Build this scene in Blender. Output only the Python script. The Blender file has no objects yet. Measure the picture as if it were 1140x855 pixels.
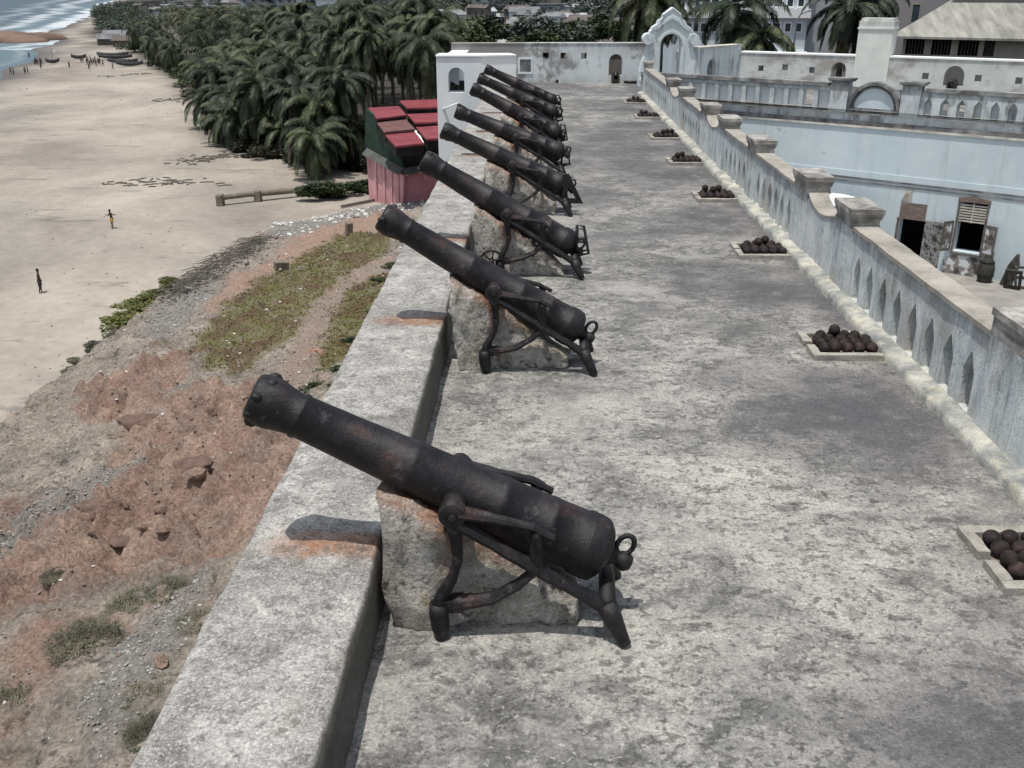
import bpy, bmesh, math, random
from mathutils import Vector as V, Matrix, noise as NZ
from mathutils.geometry import tessellate_polygon
rnd = random.Random(7)
S = bpy.context.scene
COL = S.collection
R = math.radians
PI = math.pi

# ------------------------------------------------------------------ camera
CAM = V((0, 0, 4.6)); FPX = 1080.0; PITCH = R(22.2); YAW = R(1.47)
fw = V((-math.sin(YAW)*math.cos(PITCH), math.cos(YAW)*math.cos(PITCH), -math.sin(PITCH)))
rt = V((math.cos(YAW), math.sin(YAW), 0)); up = rt.cross(fw)
cd = bpy.data.cameras.new("camera"); cam = bpy.data.objects.new("camera", cd); COL.objects.link(cam)
cam.location = CAM; cam.rotation_euler = (PI/2-PITCH, 0, YAW)
cd.sensor_width = 36; cd.lens = 36*FPX/1140; cd.clip_start = .1; cd.clip_end = 30000
S.camera = cam
# survey helpers: where a sight line of the photograph meets a real plane of the place
def ray(px, py): return rt*(px-570)+up*(427.5-py)+fw*FPX
def onz(px, py, z): r = ray(px, py); return CAM+r*((z-CAM.z)/r.z)
def ony(px, py, y): r = ray(px, py); return CAM+r*(y/r.y)

# ------------------------------------------------------------------ light
SE = R(77.5)
sdir = V((.15, .19, -1)).normalized()         # direction the light travels
SE = math.asin(-sdir.z)
sl = bpy.data.lights.new("sun", 'SUN'); sl.energy = 3.65; sl.angle = R(.5); sl.color = (1, .955, .88)
so = bpy.data.objects.new("sun", sl); COL.objects.link(so)
so.rotation_euler = sdir.to_track_quat('-Z', 'Y').to_euler(); so.location = (0, 0, 60)
w = bpy.data.worlds.new("World"); S.world = w; w.use_nodes = True
nt = w.node_tree; sky = nt.nodes.new('ShaderNodeTexSky'); sky.sky_type = 'NISHITA'; sky.sun_disc = False
sky.sun_elevation = SE; sky.sun_rotation = math.atan2(-sdir.x, -sdir.y); sky.dust_density = 2.5; sky.air_density = 1.2
bg = nt.nodes['Background']; hs = nt.nodes.new('ShaderNodeHueSaturation'); hs.inputs['Saturation'].default_value = .55; nt.links.new(sky.outputs[0], hs.inputs['Color']); nt.links.new(hs.outputs[0], bg.inputs[0]); bg.inputs[1].default_value = .125
S.view_settings.view_transform = 'Standard'; S.view_settings.look = 'None'; S.view_settings.exposure = 0

# ------------------------------------------------------------------ materials
HAZE = (.30, .35, .41)
class NT:
    def __init__(s, name):
        s.m = bpy.data.materials.new(name); s.m.use_nodes = True; s.t = s.m.node_tree
        s.b = s.t.nodes['Principled BSDF']; s.geo = None
    def n(s, typ, **k):
        x = s.t.nodes.new(typ)
        for a, v in k.items(): setattr(x, a, v)
        return x
    def L(s, a, b): s.t.links.new(a, b)
    def pos(s, space, stretch=(1, 1, 1)):
        if space == 'pos': o = s.n('ShaderNodeNewGeometry').outputs['Position']
        else: o = s.n('ShaderNodeTexCoord').outputs['Object']
        mp = s.n('ShaderNodeVectorMath', operation='MULTIPLY'); s.L(o, mp.inputs[0]); mp.inputs[1].default_value = stretch
        return mp.outputs[0]
    def noise(s, vec, scale, detail=6, rough=.6, dist=0):
        x = s.n('ShaderNodeTexNoise'); x.inputs['Scale'].default_value = scale; x.inputs['Detail'].default_value = detail
        x.inputs['Roughness'].default_value = rough; x.inputs['Distortion'].default_value = dist
        s.L(vec, x.inputs['Vector']); return x.outputs['Fac']
    def ramp(s, f, stops):
        x = s.n('ShaderNodeValToRGB'); e = x.color_ramp.elements
        while len(e) > 1: e.remove(e[-1])
        for i, (p, c) in enumerate(stops):
            if not isinstance(c, (tuple, list)): c = (c, c, c)
            if i == 0: e[0].position = p; e[0].color = (*c, 1)
            else:
                q = e.new(p); q.color = (*c, 1)
        s.L(f, x.inputs[0]); return x.outputs[0]
    def mix(s, f, a, b, mode='MIX'):
        x = s.n('ShaderNodeMix', data_type='RGBA', blend_type=mode)
        for v, i in ((f, 0), (a, 6), (b, 7)):
            if isinstance(v, (int, float)): x.inputs[i].default_value = v
            elif isinstance(v, tuple): x.inputs[i].default_value = (*v, 1)
            else: s.L(v, x.inputs[i])
        return x.outputs[2]
    def math(s, op, a, b=0.0):
        x = s.n('ShaderNodeMath', operation=op)
        for v, i in ((a, 0), (b, 1)):
            if isinstance(v, (int, float)): x.inputs[i].default_value = v
            else: s.L(v, x.inputs[i])
        return x.outputs[0]

def surf(name, stops, scale=2., detail=8, rough=.9, bump=.3, bscale=18., space='pos', stretch=(1, 1, 1),
         layers=(), attrs=(), spec=.25, grain=.25, gscale=60., bdist=.02, metal=0., zl=(), nr=.62, cracks=False, xl=(), post=(), attrs2=()):
    """stops: base colour ramp over noise; layers: (colour, scale, lo, hi, stretch, amount); attrs: (attribute, colour, noise scale);
       zl: (colour, z0, z1, amount) height bands; grain: fine speckle"""
    N = NT(name); P = N.pos(space, stretch)
    c = N.ramp(N.noise(P, scale, detail, nr, .3), stops)
    for (col, sc, lo, hi, st, am) in layers:
        f = N.ramp(N.noise(N.pos(space, st), sc, 7, .65), [(lo, 0.), (hi, am)])
        c = N.mix(f, c, col)
    for (an, col, nsc) in attrs:
        a = N.n('ShaderNodeAttribute', attribute_name=an).outputs['Fac']
        if nsc:
            k = N.ramp(N.noise(N.pos(space), nsc, 7, .7), [(.30, .35), (.62, 1.)])
            a = N.math('MULTIPLY', a, k)
        c = N.mix(a, c, col)
    for (col, sc, lo, hi, st, am) in post:
        f = N.ramp(N.noise(N.pos(space, st), sc, 9, .72, .4), [(lo, 0.), (hi, am)])
        c = N.mix(f, c, col)
    for (an, col, nsc, am) in attrs2:
        a = N.math('MULTIPLY', N.n('ShaderNodeAttribute', attribute_name=an).outputs['Fac'], am)
        if nsc: a = N.math('MULTIPLY', a, N.ramp(N.noise(N.pos(space), nsc, 9, .75), [(.36, .55), (.50, 1.)]))
        c = N.mix(a, c, col)
    for (col, z0, z1, am) in zl:
        sx = N.n('ShaderNodeSeparateXYZ'); N.L(N.pos(space), sx.inputs[0])
        mr = N.n('ShaderNodeMapRange'); N.L(sx.outputs[2], mr.inputs[0]); mr.inputs[1].default_value = z0; mr.inputs[2].default_value = z1
        mr.inputs[3].default_value = 0; mr.inputs[4].default_value = 1
        k = N.ramp(N.noise(N.pos(space, (1, 1, .25)), 3., 7, .7), [(.32, 0.), (.6, 1.)])
        c = N.mix(N.math('MULTIPLY', N.math('MULTIPLY', mr.outputs[0], k), am), c, col)
    for (col, x0, x1, am) in xl:
        sx = N.n('ShaderNodeSeparateXYZ'); N.L(N.pos(space), sx.inputs[0])
        mr = N.n('ShaderNodeMapRange'); N.L(sx.outputs[0], mr.inputs[0]); mr.inputs[1].default_value = x0; mr.inputs[2].default_value = x1
        k = N.ramp(N.math('ADD', N.math('MULTIPLY', mr.outputs[0], .35), N.noise(N.pos(space), 1.1, 8, .7)), [(.62, 0.), (.70, 1.)])
        c = N.mix(N.math('MULTIPLY', k, am), c, col)
    if cracks:
        vo = N.n('ShaderNodeTexVoronoi', feature='DISTANCE_TO_EDGE'); vo.inputs['Scale'].default_value = .42
        wv = N.n('ShaderNodeTexNoise'); wv.inputs['Scale'].default_value = 1.6; wv.inputs['Detail'].default_value = 6; N.L(N.pos(space), wv.inputs['Vector'])
        ad = N.n('ShaderNodeVectorMath', operation='ADD'); N.L(N.pos(space), ad.inputs[0]); sc_ = N.n('ShaderNodeVectorMath', operation='SCALE'); N.L(wv.outputs['Color'], sc_.inputs[0]); sc_.inputs['Scale'].default_value = .9; N.L(sc_.outputs[0], ad.inputs[1]); N.L(ad.outputs[0], vo.inputs['Vector'])
        ck = N.ramp(vo.outputs['Distance'], [(.0, .45), (.004, 0.)]); mk = N.ramp(N.noise(N.pos(space), .5, 4, .6), [(.47, 0.), (.56, 1.)])
        c = N.mix(N.math('MULTIPLY', ck, mk), c, (.05, .048, .045))
    g = N.noise(N.pos(space), gscale, 3, .7)
    gr = N.ramp(g, [(.3, 1-grain), (.7, 1+grain*.6)])
    c = N.mix(1., c, gr, 'MULTIPLY')
    N.L(c, N.b.inputs['Base Color'])
    N.b.inputs['Roughness'].default_value = rough; N.b.inputs['Specular IOR Level'].default_value = spec
    N.b.inputs['Metallic'].default_value = metal
    if bump:
        bp = N.n('ShaderNodeBump'); bp.inputs['Strength'].default_value = bump; bp.inputs['Distance'].default_value = bdist
        N.L(N.noise(P, bscale, 8, .7), bp.inputs['Height']); N.L(bp.outputs[0], N.b.inputs['Normal'])
    return N.m

W1 = (1, 1, 1)
M = {}
M['floor'] = surf('terrace_concrete', [(.38, (.14, .14, .137)), (.46, (.22, .22, .213)), (.53, (.32, .316, .30)), (.61, (.44, .432, .40))], scale=1.1, detail=15, nr=.80,
    layers=[((.085, .084, .088), .33, .52, .60, W1, .5)],
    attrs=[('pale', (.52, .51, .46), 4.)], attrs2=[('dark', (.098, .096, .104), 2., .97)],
    post=[((.095, .094, .09), 1.9, .53, .58, (.8, 1.1, 1), .5), ((.075, .074, .071), 4.5, .54, .58, (.8, 1.2, 1), .62), ((.46, .45, .41), 3.6, .56, .61, W1, .5), ((.065, .064, .062), 12., .545, .585, W1, .7), ((.56, .55, .51), 16., .58, .62, W1, .6), ((.06, .06, .06), 34., .56, .60, W1, .5), ((.40, .392, .365), .75, .525, .60, (.8, 1, 1), .6), ((.13, .13, .13), .42, .53, .60, (.7, 1, 1), .55)],
    grain=.4, gscale=38, bump=.8, bscale=14, bdist=.03, cracks=True)
M['parapet'] = surf('parapet_plaster', [(.36, (.18, .177, .167)), (.46, (.27, .266, .253)), (.54, (.37, .365, .345)), (.64, (.52, .515, .49))], scale=2.2, detail=15, nr=.8,
    layers=[((.16, .155, .145), .8, .54, .64, W1, .55), ((.66, .655, .63), 55., .53, .60, W1, .5), ((.17, .165, .15), 16., .57, .63, W1, .6), ((.36, .28, .2), 1.2, .62, .72, W1, .3)],
    attrs=[('rust', (.31, .155, .085), 9.), ], attrs2=[('side', (.085, .078, .066), 0, .85)],  # side: shade of the inner face painted into the colour
    post=[((.10, .098, .09), 4., .54, .59, W1, .5), ((.09, .088, .082), 14., .55, .59, W1, .55), ((.62, .615, .59), 38., .57, .62, W1, .5)], grain=.4, gscale=50, bump=.7, bscale=26, bdist=.02)
M['block'] = surf('block_rubble', [(.36, (.22, .20, .175)), (.46, (.42, .395, .35)), (.54, (.58, .555, .51)), (.64, (.76, .735, .68))], scale=5., detail=15, nr=.78,
    layers=[((.45, .38, .20), 3., .58, .66, W1, .5), ((.07, .065, .06), 9., .57, .64, W1, .8), ((.66, .64, .60), 5., .60, .66, W1, .6)], attrs=[('rust', (.33, .12, .045), 7.)],
    grain=.4, gscale=45, bump=1., bscale=14, bdist=.07)
M['iron'] = surf('old_iron', [(.38, (.003, .003, .004)), (.48, (.008, .007, .009)), (.56, (.018, .0145, .018)), (.66, (.05, .036, .038))], scale=3., detail=14, nr=.78, rough=.52, spec=.4,
    layers=[((.075, .032, .022), 3., .57, .66, W1, .6), ((.085, .078, .088), 9., .60, .66, W1, .45), ((.003, .003, .004), 6., .58, .64, W1, .7)], space='obj', grain=.45, gscale=45, bump=.7, bscale=34, bdist=.010)
M['ball'] = surf('rusted_ball_iron', [(.36, (.010, .008, .008)), (.5, (.022, .016, .016)), (.64, (.06, .038, .034))], scale=9., rough=.8, spec=.3, space='obj', grain=.3, bump=.4, bscale=40, bdist=.006)
M['trayst'] = surf('kerb_stone', [(.3, (.22, .21, .19)), (.5, (.34, .325, .29)), (.7, (.48, .46, .41))], scale=4., layers=[((.16, .15, .13), 7., .58, .7, W1, .7)], grain=.3, bump=.5, bscale=25)
M['traybed'] = surf('rusty_bed', [(.3, (.10, .085, .075)), (.6, (.22, .18, .15))], scale=5., grain=.3)
STK = (7, 7, .45)
M['balus'] = surf('weathered_limewash', [(.38, (.38, .42, .44)), (.46, (.53, .58, .60)), (.54, (.66, .71, .73)), (.64, (.80, .82, .82))], scale=1.4, stretch=(1.3, 1.3, .8), detail=15, nr=.78,
    layers=[((.17, .185, .19), 1.5, .56, .63, STK, .5), ((.76, .78, .77), 1.9, .54, .62, STK, .5), ((.40, .375, .345), .6, .52, .60, W1, .6), ((.12, .125, .128), 1.1, .59, .68, (2, 2, .9), .6), ((.47, .56, .57), 2.2, .54, .60, W1, .5), ((.14, .14, .135), 9., .60, .66, W1, .5)],
    zl=[((.17, .17, .168), .80, 1.15, .7), ((.52, .50, .42), .35, .0, .7)], grain=.3, gscale=40, bump=.7, bscale=18)
M['coping'] = surf('coping_stone', [(.3, (.24, .23, .20)), (.5, (.34, .32, .285)), (.7, (.44, .415, .37))], scale=2., layers=[((.14, .135, .125), 5., .57, .68, W1, .6)], grain=.25, bump=.4)
M['niche'] = surf('warm_grey_plaster', [(.35, (.30, .28, .25)), (.5, (.44, .42, .385)), (.65, (.56, .54, .50))], scale=3., layers=[((.2, .19, .18), 5., .58, .66, W1, .6)], grain=.25, bump=.4)
M['cap'] = surf('weathered_cap', [(.36, (.18, .175, .165)), (.5, (.31, .30, .28)), (.64, (.47, .455, .43))], scale=3., layers=[((.09, .085, .085), 1., .52, .65, (2, 2, 12), .7)], grain=.3, bump=.6)
M['kerb'] = surf('kerb_limewash', [(.36, (.22, .235, .23)), (.5, (.38, .385, .355)), (.64, (.58, .56, .49))], scale=2.6, layers=[((.60, .56, .40), 3., .55, .66, W1, .6), ((.17, .17, .17), 5., .60, .7, W1, .6)], grain=.3, bump=.7, bscale=14, bdist=.04)
M['white'] = surf('white_limewash', [(.3, (.64, .70, .74)), (.5, (.72, .77, .80)), (.7, (.79, .82, .84))], scale=.7, layers=[((.5, .55, .58), .8, .56, .7, (3, 3, .5), .3)], grain=.08, bump=.2)  # bluer and darker, so the bastion's front face looks less lit
M['white2'] = surf('bright_limewash', [(.3, (.84, .86, .87)), (.6, (.90, .91, .91))], scale=.9, grain=.05, bump=.1)  # on the bastion's right face, sunlight painted into the limewash
M['farwall'] = surf('stained_limewash', [(.3, (.54, .58, .59)), (.5, (.64, .69, .71)), (.7, (.72, .76, .78))], scale=.6, layers=[((.22, .21, .20), .45, .55, .61, W1, .8), ((.32, .34, .35), 1.2, .58, .72, (3, 3, .6), .5)],
    attrs=[('grime', (.24, .225, .21), 1.5)], xl=[((.25, .235, .215), 1.6, -2.2, .85)], zl=[((.26, .25, .24), 1.2, 2.0, .7), ((.3, .29, .28), .5, 0., .5)], grain=.18, bump=.3)
M['facade'] = surf('pale_blue_wall', [(.3, (.50, .60, .65)), (.5, (.57, .67, .72)), (.7, (.65, .74, .77))], scale=.35, detail=12, nr=.7, layers=[((.42, .48, .50), .9, .56, .70, (2.2, 2.2, .25), .6), ((.78, .79, .76), 1.2, .56, .7, (2, 2, .4), .5), ((.36, .35, .34), 1.3, .67, .70, W1, .8)], grain=.12, bump=.2)
M['bal2'] = surf('grimy_balustrade', [(.35, (.38, .42, .44)), (.5, (.54, .60, .62)), (.65, (.68, .74, .76))], scale=1.2, detail=12, nr=.72, layers=[((.15, .15, .15), 1., .52, .64, (2.5, 2.5, .8), .75), ((.42, .39, .36), .7, .55, .64, W1, .5)],
    zl=[((.10, .10, .105), .60, .92, .85), ((.16, .155, .15), -.25, -.6, .7)], grain=.25, bump=.4)
M['mould'] = surf('grimy_moulding', [(.35, (.10, .10, .105)), (.5, (.20, .20, .20)), (.68, (.38, .39, .39))], scale=1.6, grain=.25, bump=.4)
M['ledge'] = surf('cream_ledge', [(.35, (.40, .39, .35)), (.6, (.70, .69, .64))], scale=1.5, layers=[((.2, .2, .19), 2., .6, .7, W1, .6)], grain=.15)
M['wall3'] = surf('warm_stained_wall', [(.3, (.50, .52, .52)), (.5, (.60, .63, .62)), (.7, (.68, .70, .69))], scale=.7, layers=[((.28, .255, .235), .5, .50, .60, (1, 1, 1.5), .75), ((.22, .22, .22), 1.2, .60, .72, (3, 3, .5), .5)], zl=[((.24, .225, .21), .9, 1.45, .6)], grain=.18, bump=.3)
M['gate'] = surf('gate_limewash', [(.3, (.52, .58, .61)), (.5, (.62, .69, .71)), (.7, (.72, .78, .79))], scale=1., nr=.7, layers=[((.22, .235, .25), 1.1, .53, .66, (2.5, 2.5, .6), .7), ((.48, .44, .41), .8, .58, .68, W1, .5)], grain=.18, bump=.3)
M['tower'] = surf('tower_plaster', [(.3, (.62, .65, .63)), (.55, (.72, .74, .70)), (.7, (.78, .79, .75))], scale=1.2, layers=[((.34, .33, .30), 1.4, .64, .75, W1, .5)], zl=[((.25, .25, .245), 2.75, 2.95, .5)], grain=.12, bump=.25)
M['court'] = surf('courtyard_paving', [(.3, (.19, .18, .17)), (.5, (.27, .26, .24)), (.7, (.34, .325, .30))], scale=1.2, grain=.22, bump=.2)
M['brick'] = surf('old_brick', [(.3, (.12, .095, .083)), (.5, (.20, .155, .135)), (.7, (.33, .28, .25))], scale=3., stretch=(1, 1, 6), grain=.35, bump=.6)
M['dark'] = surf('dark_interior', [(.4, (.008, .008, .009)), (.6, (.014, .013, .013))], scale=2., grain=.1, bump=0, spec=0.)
M['wood'] = surf('grey_wood', [(.3, (.07, .065, .06)), (.5, (.14, .13, .12)), (.7, (.22, .205, .19))], scale=4., stretch=(3, 3, .8), layers=[((.33, .35, .36), 5., .60, .66, W1, .6)], grain=.3, bump=.5)
M['slat'] = surf('pale_slat', [(.3, (.38, .36, .32)), (.6, (.56, .54, .49))], scale=4., grain=.15)
M['darkwood'] = surf('dark_wood', [(.3, (.025, .026, .022)), (.6, (.07, .068, .055))], scale=6., stretch=(3, 3, .6), grain=.3, bump=.5)
M['mural'] = surf('flaking_mural', [(.40, (.08, .075, .075)), (.47, (.24, .22, .21)), (.53, (.30, .28, .25)), (.56, (.66, .70, .72)), (.7, (.60, .66, .70))], scale=2.2, detail=4, grain=.2)
M['doorleaf'] = surf('flaking_door_leaf', [(.42, (.05, .05, .05)), (.48, (.20, .20, .20)), (.56, (.36, .37, .37)), (.62, (.1, .1, .1))], scale=5., detail=5, grain=.3)
M['tentw'] = surf('white_canvas', [(.4, (.66, .70, .73)), (.6, (.80, .82, .83))], scale=1., grain=.04, bump=0)
M['tentb'] = surf('blue_canvas', [(.4, (.06, .15, .27)), (.6, (.10, .22, .36))], scale=1., grain=.1, bump=0)
M['redroof'] = surf('red_sheet_roof', [(.3, (.17, .033, .045)), (.6, (.25, .06, .07))], scale=.8, rough=.6, layers=[((.20, .12, .12), 1.5, .6, .7, W1, .5)], grain=.12, bump=.1)
M['fadedroof'] = surf('faded_red_roof', [(.3, (.11, .05, .05)), (.6, (.17, .09, .085))], scale=1., grain=.15, bump=.1)
M['pink'] = surf('pink_wall', [(.3, (.48, .24, .26)), (.5, (.58, .32, .34)), (.7, (.66, .40, .42))], scale=.5, layers=[((.16, .07, .08), 1., .56, .68, (3, 3, .25), .7)], grain=.12, bump=.1)
M['pinkfront'] = surf('dark_pink_wall', [(.3, (.42, .17, .20)), (.6, (.52, .24, .27))], scale=.5, layers=[((.2, .08, .09), 1., .62, .7, (3, 3, .25), .6)], grain=.12, bump=.1)
M['greenp'] = surf('dark_green_board', [(.3, (.012, .028, .02)), (.6, (.03, .06, .045))], scale=1., grain=.2, bump=.1)
M['black'] = surf('near_black_board', [(.3, (.008, .008, .009)), (.6, (.02, .02, .02))], scale=1., grain=.2, bump=.1)  # near-black boards under the roofs and across the upper front
M['awning'] = surf('grey_awning', [(.3, (.05, .055, .055)), (.6, (.11, .115, .11))], scale=1., grain=.2, bump=.2)
M['trunk'] = surf('palm_trunk', [(.3, (.06, .052, .042)), (.6, (.15, .13, .105))], scale=2., stretch=(1, 1, 5), space='obj', grain=.3, bump=.5)
M['drift'] = surf('driftwood', [(.3, (.055, .05, .042)), (.6, (.16, .145, .125))], scale=3., grain=.3, bump=.4)
M['beam'] = surf('old_concrete_beam', [(.3, (.12, .105, .085)), (.6, (.24, .21, .17))], scale=1.5, grain=.3, bump=.4)
M['rub2'] = surf('pale_pebbles', [(.3, (.16, .15, .14)), (.5, (.28, .27, .255)), (.68, (.48, .47, .45))], scale=2.5, grain=.3)
M['rub'] = surf('white_rubble', [(.3, (.40, .40, .39)), (.6, (.68, .68, .67))], scale=2., grain=.2)
M['stone'] = surf('grey_stone', [(.3, (.12, .105, .095)), (.5, (.22, .20, .185)), (.68, (.34, .32, .30))], scale=1.3, grain=.3, bump=.4)
M['skin'] = surf('dark_skin', [(.4, (.05, .028, .02)), (.6, (.065, .036, .026))], scale=8., grain=.05, bump=0, rough=.6)
M['hair'] = surf('black_hair', [(.4, (.008, .007, .007)), (.6, (.014, .012, .012))], scale=20., grain=.1, bump=0)
M['shorts'] = surf('dark_shorts', [(.4, (.035, .035, .045)), (.6, (.055, .05, .06))], scale=8., grain=.1, bump=0)
M['shorty'] = surf('ochre_shorts', [(.4, (.28, .17, .04)), (.6, (.36, .22, .06))], scale=8., grain=.1, bump=0)
M['boat'] = surf('dark_boat_hull', [(.3, (.03, .03, .035)), (.6, (.08, .08, .085))], scale=1., grain=.2)
M['ramp'] = surf('fort_outer_wall', [(.3, (.30, .29, .27)), (.5, (.44, .43, .41)), (.7, (.56, .56, .54))], scale=.5, layers=[((.16, .15, .13), 1., .54, .68, (2, 2, .4), .7)], grain=.2, bump=.4)
def leafmat(name, a, b, c):
    N = NT(name)
    oi = N.n('ShaderNodeObjectInfo').outputs['Random']
    f = N.noise(N.pos('obj'), 1.1, 4, .6)
    f = N.math('ADD', f, N.math('MULTIPLY', oi, .30)); f = N.math('SUBTRACT', f, .15)
    col = N.ramp(f, [(.34, a), (.5, b), (.68, c)])
    N.L(col, N.b.inputs['Base Color']); N.b.inputs['Roughness'].default_value = .55; N.b.inputs['Specular IOR Level'].default_value = .3
    return N.m
M['frond'] = leafmat('palm_frond', (.012, .020, .010), (.024, .037, .017), (.075, .088, .042))
M['dryfrond'] = leafmat('dry_frond', (.07, .055, .03), (.13, .105, .06), (.20, .165, .10))
M['bush'] = leafmat('bush_leaf', (.014, .026, .010), (.032, .054, .018), (.062, .085, .030))
M['drybush'] = leafmat('dry_brush', (.06, .06, .04), (.13, .125, .085), (.22, .205, .15))
M['yelbush'] = leafmat('yellow_green_brush', (.05, .06, .015), (.11, .12, .03), (.17, .17, .06))
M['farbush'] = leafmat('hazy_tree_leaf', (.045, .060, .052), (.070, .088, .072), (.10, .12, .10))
def plain(name, c, var=.3, **k):
    a = tuple(x*(1-var) for x in c); b = tuple(min(.95, x*(1+var*.6)) for x in c)
    return surf(name, [(.35, a), (.65, b)], scale=k.pop('scale', 1.), grain=k.pop('grain', .15), **k)
M['glass'] = plain('dark_window_glass', (.05, .07, .085), .3, rough=.25, spec=.5, bump=0)
M['bluebld'] = plain('pale_blue_building', (.62, .70, .76), .12, scale=.3, bump=.05)
M['greybld'] = plain('grey_building', (.42, .45, .48), .15, scale=.3, bump=.05)
M['mauvebld'] = plain('mauve_grey_building', (.29, .275, .28), .12, scale=.3, bump=.05)
M['beigebld'] = plain('beige_building', (.36, .335, .29), .15, scale=.5, bump=.05)
M['corr'] = surf('pale_corrugated_roof', [(.3, (.17, .17, .155)), (.5, (.27, .27, .245)), (.7, (.38, .375, .34))], scale=.9, stretch=(2.5, .6, .6), grain=.15, bump=.3)
M['slate'] = plain('dark_sheet_roof', (.085, .09, .10), .3, scale=.5)
M['ochre'] = plain('ochre_building', (.36, .29, .16), .15, scale=.3)
M['hz1'] = plain('hazy_cream_house', (.30, .29, .275), .3, scale=.2)
M['hz2'] = plain('hazy_brown_house', (.17, .155, .145), .3, scale=.2)
M['hz3'] = plain('hazy_blue_house', (.22, .25, .28), .3, scale=.2)
M['hzroof1'] = plain('rusty_tin_roof', (.125, .11, .105), .4, scale=.2)
M['hzroof2'] = plain('grey_tin_roof', (.20, .21, .22), .4, scale=.2)
M['hzroof3'] = plain('pale_tin_roof', (.36, .38, .39), .3, scale=.2)
M['pole'] = plain('grey_pole', (.20, .22, .24), .2)

# ------------------------------------------------------------------ mesh helpers
class MB:
    def __init__(s): s.bm = bmesh.new()
    def quadbox(s, x0, x1, y0, y1, z0, z1, mtx=None):
        vs = [V((x, y, z)) for z in (z0, z1) for y in (y0, y1) for x in (x0, x1)]
        if mtx: vs = [mtx @ v for v in vs]
        b = [s.bm.verts.new(v) for v in vs]
        for f in ((0, 2, 3, 1), (4, 5, 7, 6), (0, 1, 5, 4), (2, 6, 7, 3), (0, 4, 6, 2), (1, 3, 7, 5)):
            s.bm.faces.new([b[i] for i in f])
        return s
    def tube(s, pts, rad, n=10, squash=1., cap=True):
        pts = [V(p) for p in pts]
        if isinstance(rad, (int, float)): rad = [rad]*len(pts)
        rings = []; prev = None
        for i, p in enumerate(pts):
            d = (pts[min(i+1, len(pts)-1)]-pts[max(i-1, 0)]).normalized()
            a = prev if prev else (V((0, 0, 1)) if abs(d.z) < .9 else V((0, 1, 0)))
            e = (a-d*a.dot(d)).normalized(); prev = e; f = d.cross(e)
            rings.append([s.bm.verts.new(p+(e*math.cos(k*2*PI/n)+f*math.sin(k*2*PI/n)*squash)*rad[i]) for k in range(n)])
        for a, b in zip(rings, rings[1:]):
            for k in range(n): s.bm.faces.new((a[k], a[(k+1) % n], b[(k+1) % n], b[k]))
        if cap:
            s.bm.faces.new(rings[0][::-1]); s.bm.faces.new(rings[-1])
        return s
    def lathe(s, prof, org, axis, n=40):
        org = V(org); d = V(axis).normalized(); a = V((0, 1, 0)) if abs(d.y) < .9 else V((1, 0, 0))
        e = (a-d*a.dot(d)).normalized(); f = d.cross(e); rings = []
        for (t, r) in prof:
            rings.append([s.bm.verts.new(org+d*t+(e*math.cos(k*2*PI/n)+f*math.sin(k*2*PI/n))*r) for k in range(n)])
        for a, b in zip(rings, rings[1:]):
            for k in range(n): s.bm.faces.new((a[k], a[(k+1) % n], b[(k+1) % n], b[k]))
        s.bm.faces.new(rings[0][::-1]); s.bm.faces.new(rings[-1]); return s
    def ball(s, c, r, sub=2, sc=(1, 1, 1)):
        g = bmesh.ops.create_icosphere(s.bm, subdivisions=sub, radius=r)
        for v in g['verts']: v.co = V((v.co.x*sc[0], v.co.y*sc[1], v.co.z*sc[2]))+V(c)
        return s
    def slab(s, outer, holes, O, U, Nn, depth, W=V((0, 0, 1))):
        """flat plate in the (U, W) plane at O, pushed along Nn by depth, with real holes"""
        O = V(O); U = V(U); Nn = V(Nn)
        loops = [outer]+list(holes)
        p3 = lambda q, d: O+U*q[0]+W*q[1]+Nn*d
        flat = [q for lp in loops for q in lp]
        tr = tessellate_polygon([[V((q[0], q[1], 0)) for q in lp] for lp in loops])
        A = [s.bm.verts.new(p3(q, 0)) for q in flat]; B = [s.bm.verts.new(p3(q, depth)) for q in flat]
        for t in tr:
            try:
                s.bm.faces.new([A[i] for i in t]); s.bm.faces.new([B[i] for i in t][::-1])
            except ValueError: pass
        k = 0
        for lp in loops:
            n = len(lp)
            for i in range(n):
                j = (i+1) % n
                try: s.bm.faces.new((A[k+i], A[k+j], B[k+j], B[k+i]))
                except ValueError: pass
            k += n
        return s
    def build(s, name, mat, parent=None, smooth=False, recalc=True, bevel=0):
        if bevel:
            bmesh.ops.bevel(s.bm, geom=list(s.bm.edges), offset=bevel, segments=1, affect='EDGES')
        if recalc: bmesh.ops.recalc_face_normals(s.bm, faces=s.bm.faces)
        me = bpy.data.meshes.new(name); s.bm.to_mesh(me); s.bm.free()
        if smooth:
            me.polygons.foreach_set('use_smooth', [True]*len(me.polygons))
        me.materials.append(M[mat] if isinstance(mat, str) else mat)
        o = bpy.data.objects.new(name, me); COL.objects.link(o)
        if parent: o.parent = parent; 
        return o
def tag(o, label=None, cat=None, group=None, kind=None):
    if label: o['label'] = label
    if cat: o['category'] = cat
    if group: o['group'] = group
    if kind: o['kind'] = kind
    return o
def empty(name, loc=(0, 0, 0), rz=0):
    o = bpy.data.objects.new(name, None); COL.objects.link(o); o.location = loc; o.rotation_euler = (0, 0, rz); o.empty_display_size = .3; return o
def copy_tree(o, parent=None):
    c = o.copy(); COL.objects.link(c); c.parent = parent
    for ch in list(o.children): copy_tree(ch, c)
    return c
def rect(x0, x1, z0, z1): return [(x0, z0), (x1, z0), (x1, z1), (x0, z1)]
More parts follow.
